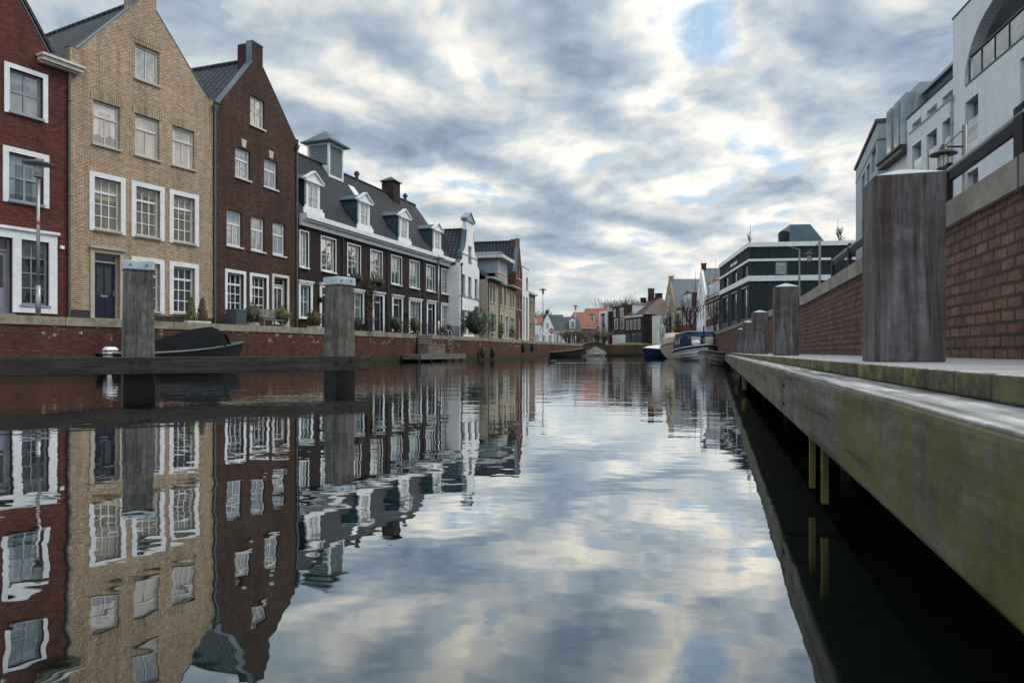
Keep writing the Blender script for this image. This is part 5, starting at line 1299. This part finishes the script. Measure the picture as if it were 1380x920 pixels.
bare_tree('bare_tree','reddish pruned bare tree above the beige launch',(19.9,80,1.6),5.0,12,twigm='twig',spread=.7,depth=3,trunk=.45,r0=.11,nb=5,group=gp,rmin=.009)
bare_tree('bare_tree','bare tree with one tall upright shoot before the white gabled house',(20.7,77.5,1.6),8.4,13,spread=.5,depth=3,trunk=.32,r0=.11,nb=5,group=gp,rmin=.009)
bare_tree('bare_tree','tall thin bare tree next to the navy building',(20.9,70.5,1.6),8.6,14,spread=.35,depth=3,trunk=.3,r0=.09,nb=4,group=gp,rmin=.009)
gp='brown leafed trees behind the bridge'
tl=['brown dry leafed tree left of the low orange roof','brown dry leafed tree below the low orange roof','dry leafed tree between the two orange roofs','dry leafed tree below the large orange roof','dry leafed tree next to the white framed house']
for lab,x,y,sd in zip(tl,(8.6,10.4,12.4,14.2,15.7),(108,109.5,113.5,114.5,114),(21,22,23,24,25)):
    bare_tree('dry_leaf_tree',lab,(x,y,1.6),3.9,sd,'barkg',spread=.65,depth=3,trunk=.25,nb=5,leaf=('drycrown',4,.07),group=gp,rmin=.012)
gp='trees rising behind the distant roofs'
for k,(px,ytop,Z) in enumerate(((826,402,165),(838,404,165),(846,400,170),(857,404,168),(868,402,172),(725,418,150),(733,421,150))):
    x=(px-690)/920*Z; zt_=.6+(474-ytop)/920*Z
    lab=['bare crown above the flat dark house, standing first in its line','second bare crown above the flat dark house','tallest bare crown over the distant roofs','bare crown just before the purple roof','bare crown behind the purple roof chimneys','bare crown behind the lone lamp post','bare crown beside the white cottage roof'][k]
    bare_tree('distant_tree',lab,(x,Z,1.6),(zt_-1.6)*1.6,40+k,'barkg',spread=.6,depth=3,trunk=.45,nb=7,group=gp,rmin=.022,r0=.16,leader=False)
bare_tree('roof_tree','small bare tree on the navy building roof corner',(23.1,66.2,10.9),2.2,61,'bark',spread=.35,depth=2,trunk=.4,nb=4,r0=.05,rmin=.008,group='young trees on the flat roof')
bare_tree('roof_tree','small bare tree on the navy roof beside the zinc pavilion',(33.2,69.5,10.9),3.4,62,'bark',spread=.35,depth=3,trunk=.4,nb=4,r0=.06,rmin=.012,group='young trees on the flat roof')

# duck
o=thing('swimming_duck','small dark duck swimming across the canal','duck',(2.15,36.9,0.),R(200))
sec=[]
for s in range(9):
    t=s/8; x=-.26+.5*t; rr=.13*math.sin(math.pi*min(1,max(.03,t*.97+.02)))**.7+.005
    sec.append([(x,rr*math.cos(a*math.pi/4),.05+rr*.75*math.sin(a*math.pi/4)+(.06*(1-t)**3)) for a in range(8)])
mb=MB(); mb.grid(sec,True); mb.tube([(.14,0,.1),(.2,0,.2),(.22,0,.26)],[.06,.04,.05],8); mb.tube([(.17,0,.27),(.23,0,.285),(.3,0,.27)],[.03,.06,.03],8); obj('body',mb,M['duck'],o,smooth=True)
mb=MB().tube([(.29,0,.27),(.37,0,.255)],[.022,.012],6); obj('bill',mb,M['duckbill'],o)

# ------------------------------------------------------------------ sky, sun, camera
wd=bpy.data.worlds.new('World'); sc.world=wd; wd.use_nodes=True; nt=wd.node_tree; nt.nodes.clear()
class WT(NT):
    def __init__(s): s.t=nt
t=WT(); out=t.n('ShaderNodeOutputWorld'); bg=t.n('ShaderNodeBackground',Strength=.1); t.l(bg.outputs[0],out.inputs[0])
SAZ,SEL=R(78),R(50)
sky=t.n('ShaderNodeTexSky'); sky.sky_type='NISHITA'; sky.sun_disc=False; sky.sun_elevation=SEL; sky.sun_rotation=SAZ; sky.air_density=1.; sky.dust_density=1.5; sky.ozone_density=1.5
d=t.n('ShaderNodeTexCoord').outputs['Generated']; x,y,z=t.sep(d)
zc=t.math('ADD',t.math('MAXIMUM',z,0.),.13); zc=t.math('MULTIPLY',t.math('POWER',zc,.74),.80)
p=t.comb(t.math('DIVIDE',x,zc),t.math('DIVIDE',y,zc),0)
wob=t.n('ShaderNodeTexNoise',Scale=2.,Detail=3); t.l(p,wob.inputs['Vector'])
pv=t.n('ShaderNodeVectorMath',operation='MULTIPLY_ADD'); t.l(wob.outputs['Color'],pv.inputs[0]); pv.inputs[1].default_value=(.22,.22,0); t.l(p,pv.inputs[2]); p=pv.outputs[0]
def cn(sc_,loc,det,ro,dist=0,off=(0,0)): return t.noise(t.mapping(p,(sc_,sc_,1),(loc[0]+off[0],loc[1]+off[1],0)),1,det,ro,dist)
SX,SY=5.5,9.1
def field(off=(0,0)):
    a=cn(3.35,(SX*1.155,SY*1.155),7,.49,0,(off[0]*3.35,off[1]*3.35)); b=cn(1.05,(SX+4.,SY+.5),2,.5,0,(off[0]*1.05,off[1]*1.05)); c_=cn(8.,(1.,5.),4,.55,0,(off[0]*8.,off[1]*8.))
    return t.math('ADD',t.math('ADD',t.math('MULTIPLY',a,.66),t.math('MULTIPLY',b,.22)),t.math('MULTIPLY',c_,.12))
dens=field(); dens2=field((.07,.06))
lit=t.math('SUBTRACT',dens,dens2)          # side of each billow that looks towards the sun
cloud=t.ramp(dens,[(.40,(8.0,7.9,7.6)),(.445,(8.1,7.6,6.75)),(.478,(6.4,6.25,6.0)),(.52,(4.1,4.6,5.1)),(.59,(2.2,2.85,3.65))])
cover=t.ramp(dens,[(.345,0.),(.435,1.)])
lf=t.ramp(t.math('MULTIPLY_ADD',lit,5.5,.5),[(0.,(.60,.68,.77)),(.5,1.),(1.,(1.5,1.40,1.24))])
cloud=t.mix(1,cloud,lf,'MULTIPLY')
skyc=t.mix(1,sky.outputs[0],(.95,1.08,1.2),'MULTIPLY')
skyc=t.mix(.7,skyc,(4.2,5.5,6.4))
col=t.mix(cover,skyc,cloud)
# broad brightness: brighter towards the hidden sun; unseen sky behind camera boosted as fill
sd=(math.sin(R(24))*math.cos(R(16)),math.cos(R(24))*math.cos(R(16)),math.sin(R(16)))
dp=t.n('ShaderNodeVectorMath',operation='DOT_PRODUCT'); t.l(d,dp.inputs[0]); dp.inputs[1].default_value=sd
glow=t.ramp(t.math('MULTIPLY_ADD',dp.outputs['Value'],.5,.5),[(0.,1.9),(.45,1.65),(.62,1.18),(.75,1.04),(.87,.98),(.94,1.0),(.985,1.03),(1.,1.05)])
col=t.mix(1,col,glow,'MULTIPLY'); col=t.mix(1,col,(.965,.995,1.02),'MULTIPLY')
# even grey veil low over the horizon
veil=t.ramp(z,[(0.,.9),(.07,.62),(.15,.18),(.24,0.)])
col=t.mix(veil,col,(4.7,5.25,5.45))
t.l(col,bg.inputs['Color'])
sl=bpy.data.lights.new('sun','SUN'); sl.energy=1.6; sl.angle=R(28); sl.color=(1.,.93,.84)
so=bpy.data.objects.new('sun',sl); C.objects.link(so)
sv=Vector((math.sin(SAZ)*math.cos(SEL),math.cos(SAZ)*math.cos(SEL),math.sin(SEL)))
so.rotation_euler=sv.to_track_quat('Z','Y').to_euler()

cam=bpy.data.cameras.new('camera'); co=bpy.data.objects.new('camera',cam); C.objects.link(co)
co.location=(0,0,.6); co.rotation_euler=(R(90),0,0)
cam.sensor_width=36; cam.lens=24; cam.shift_y=14/1380; cam.clip_start=.02; cam.clip_end=3000
cam.dof.use_dof=True; cam.dof.focus_distance=22; cam.dof.aperture_fstop=7.1
sc.camera=co
sc.view_settings.view_transform='Standard'; sc.view_settings.look='None'; sc.view_settings.gamma=1; sc.view_settings.exposure=0.36
sc.view_settings.use_curve_mapping=False
sc.cycles.use_denoising=True
sc.cycles.max_bounces=8; sc.cycles.glossy_bounces=4; sc.cycles.diffuse_bounces=3; sc.cycles.caustics_reflective=False
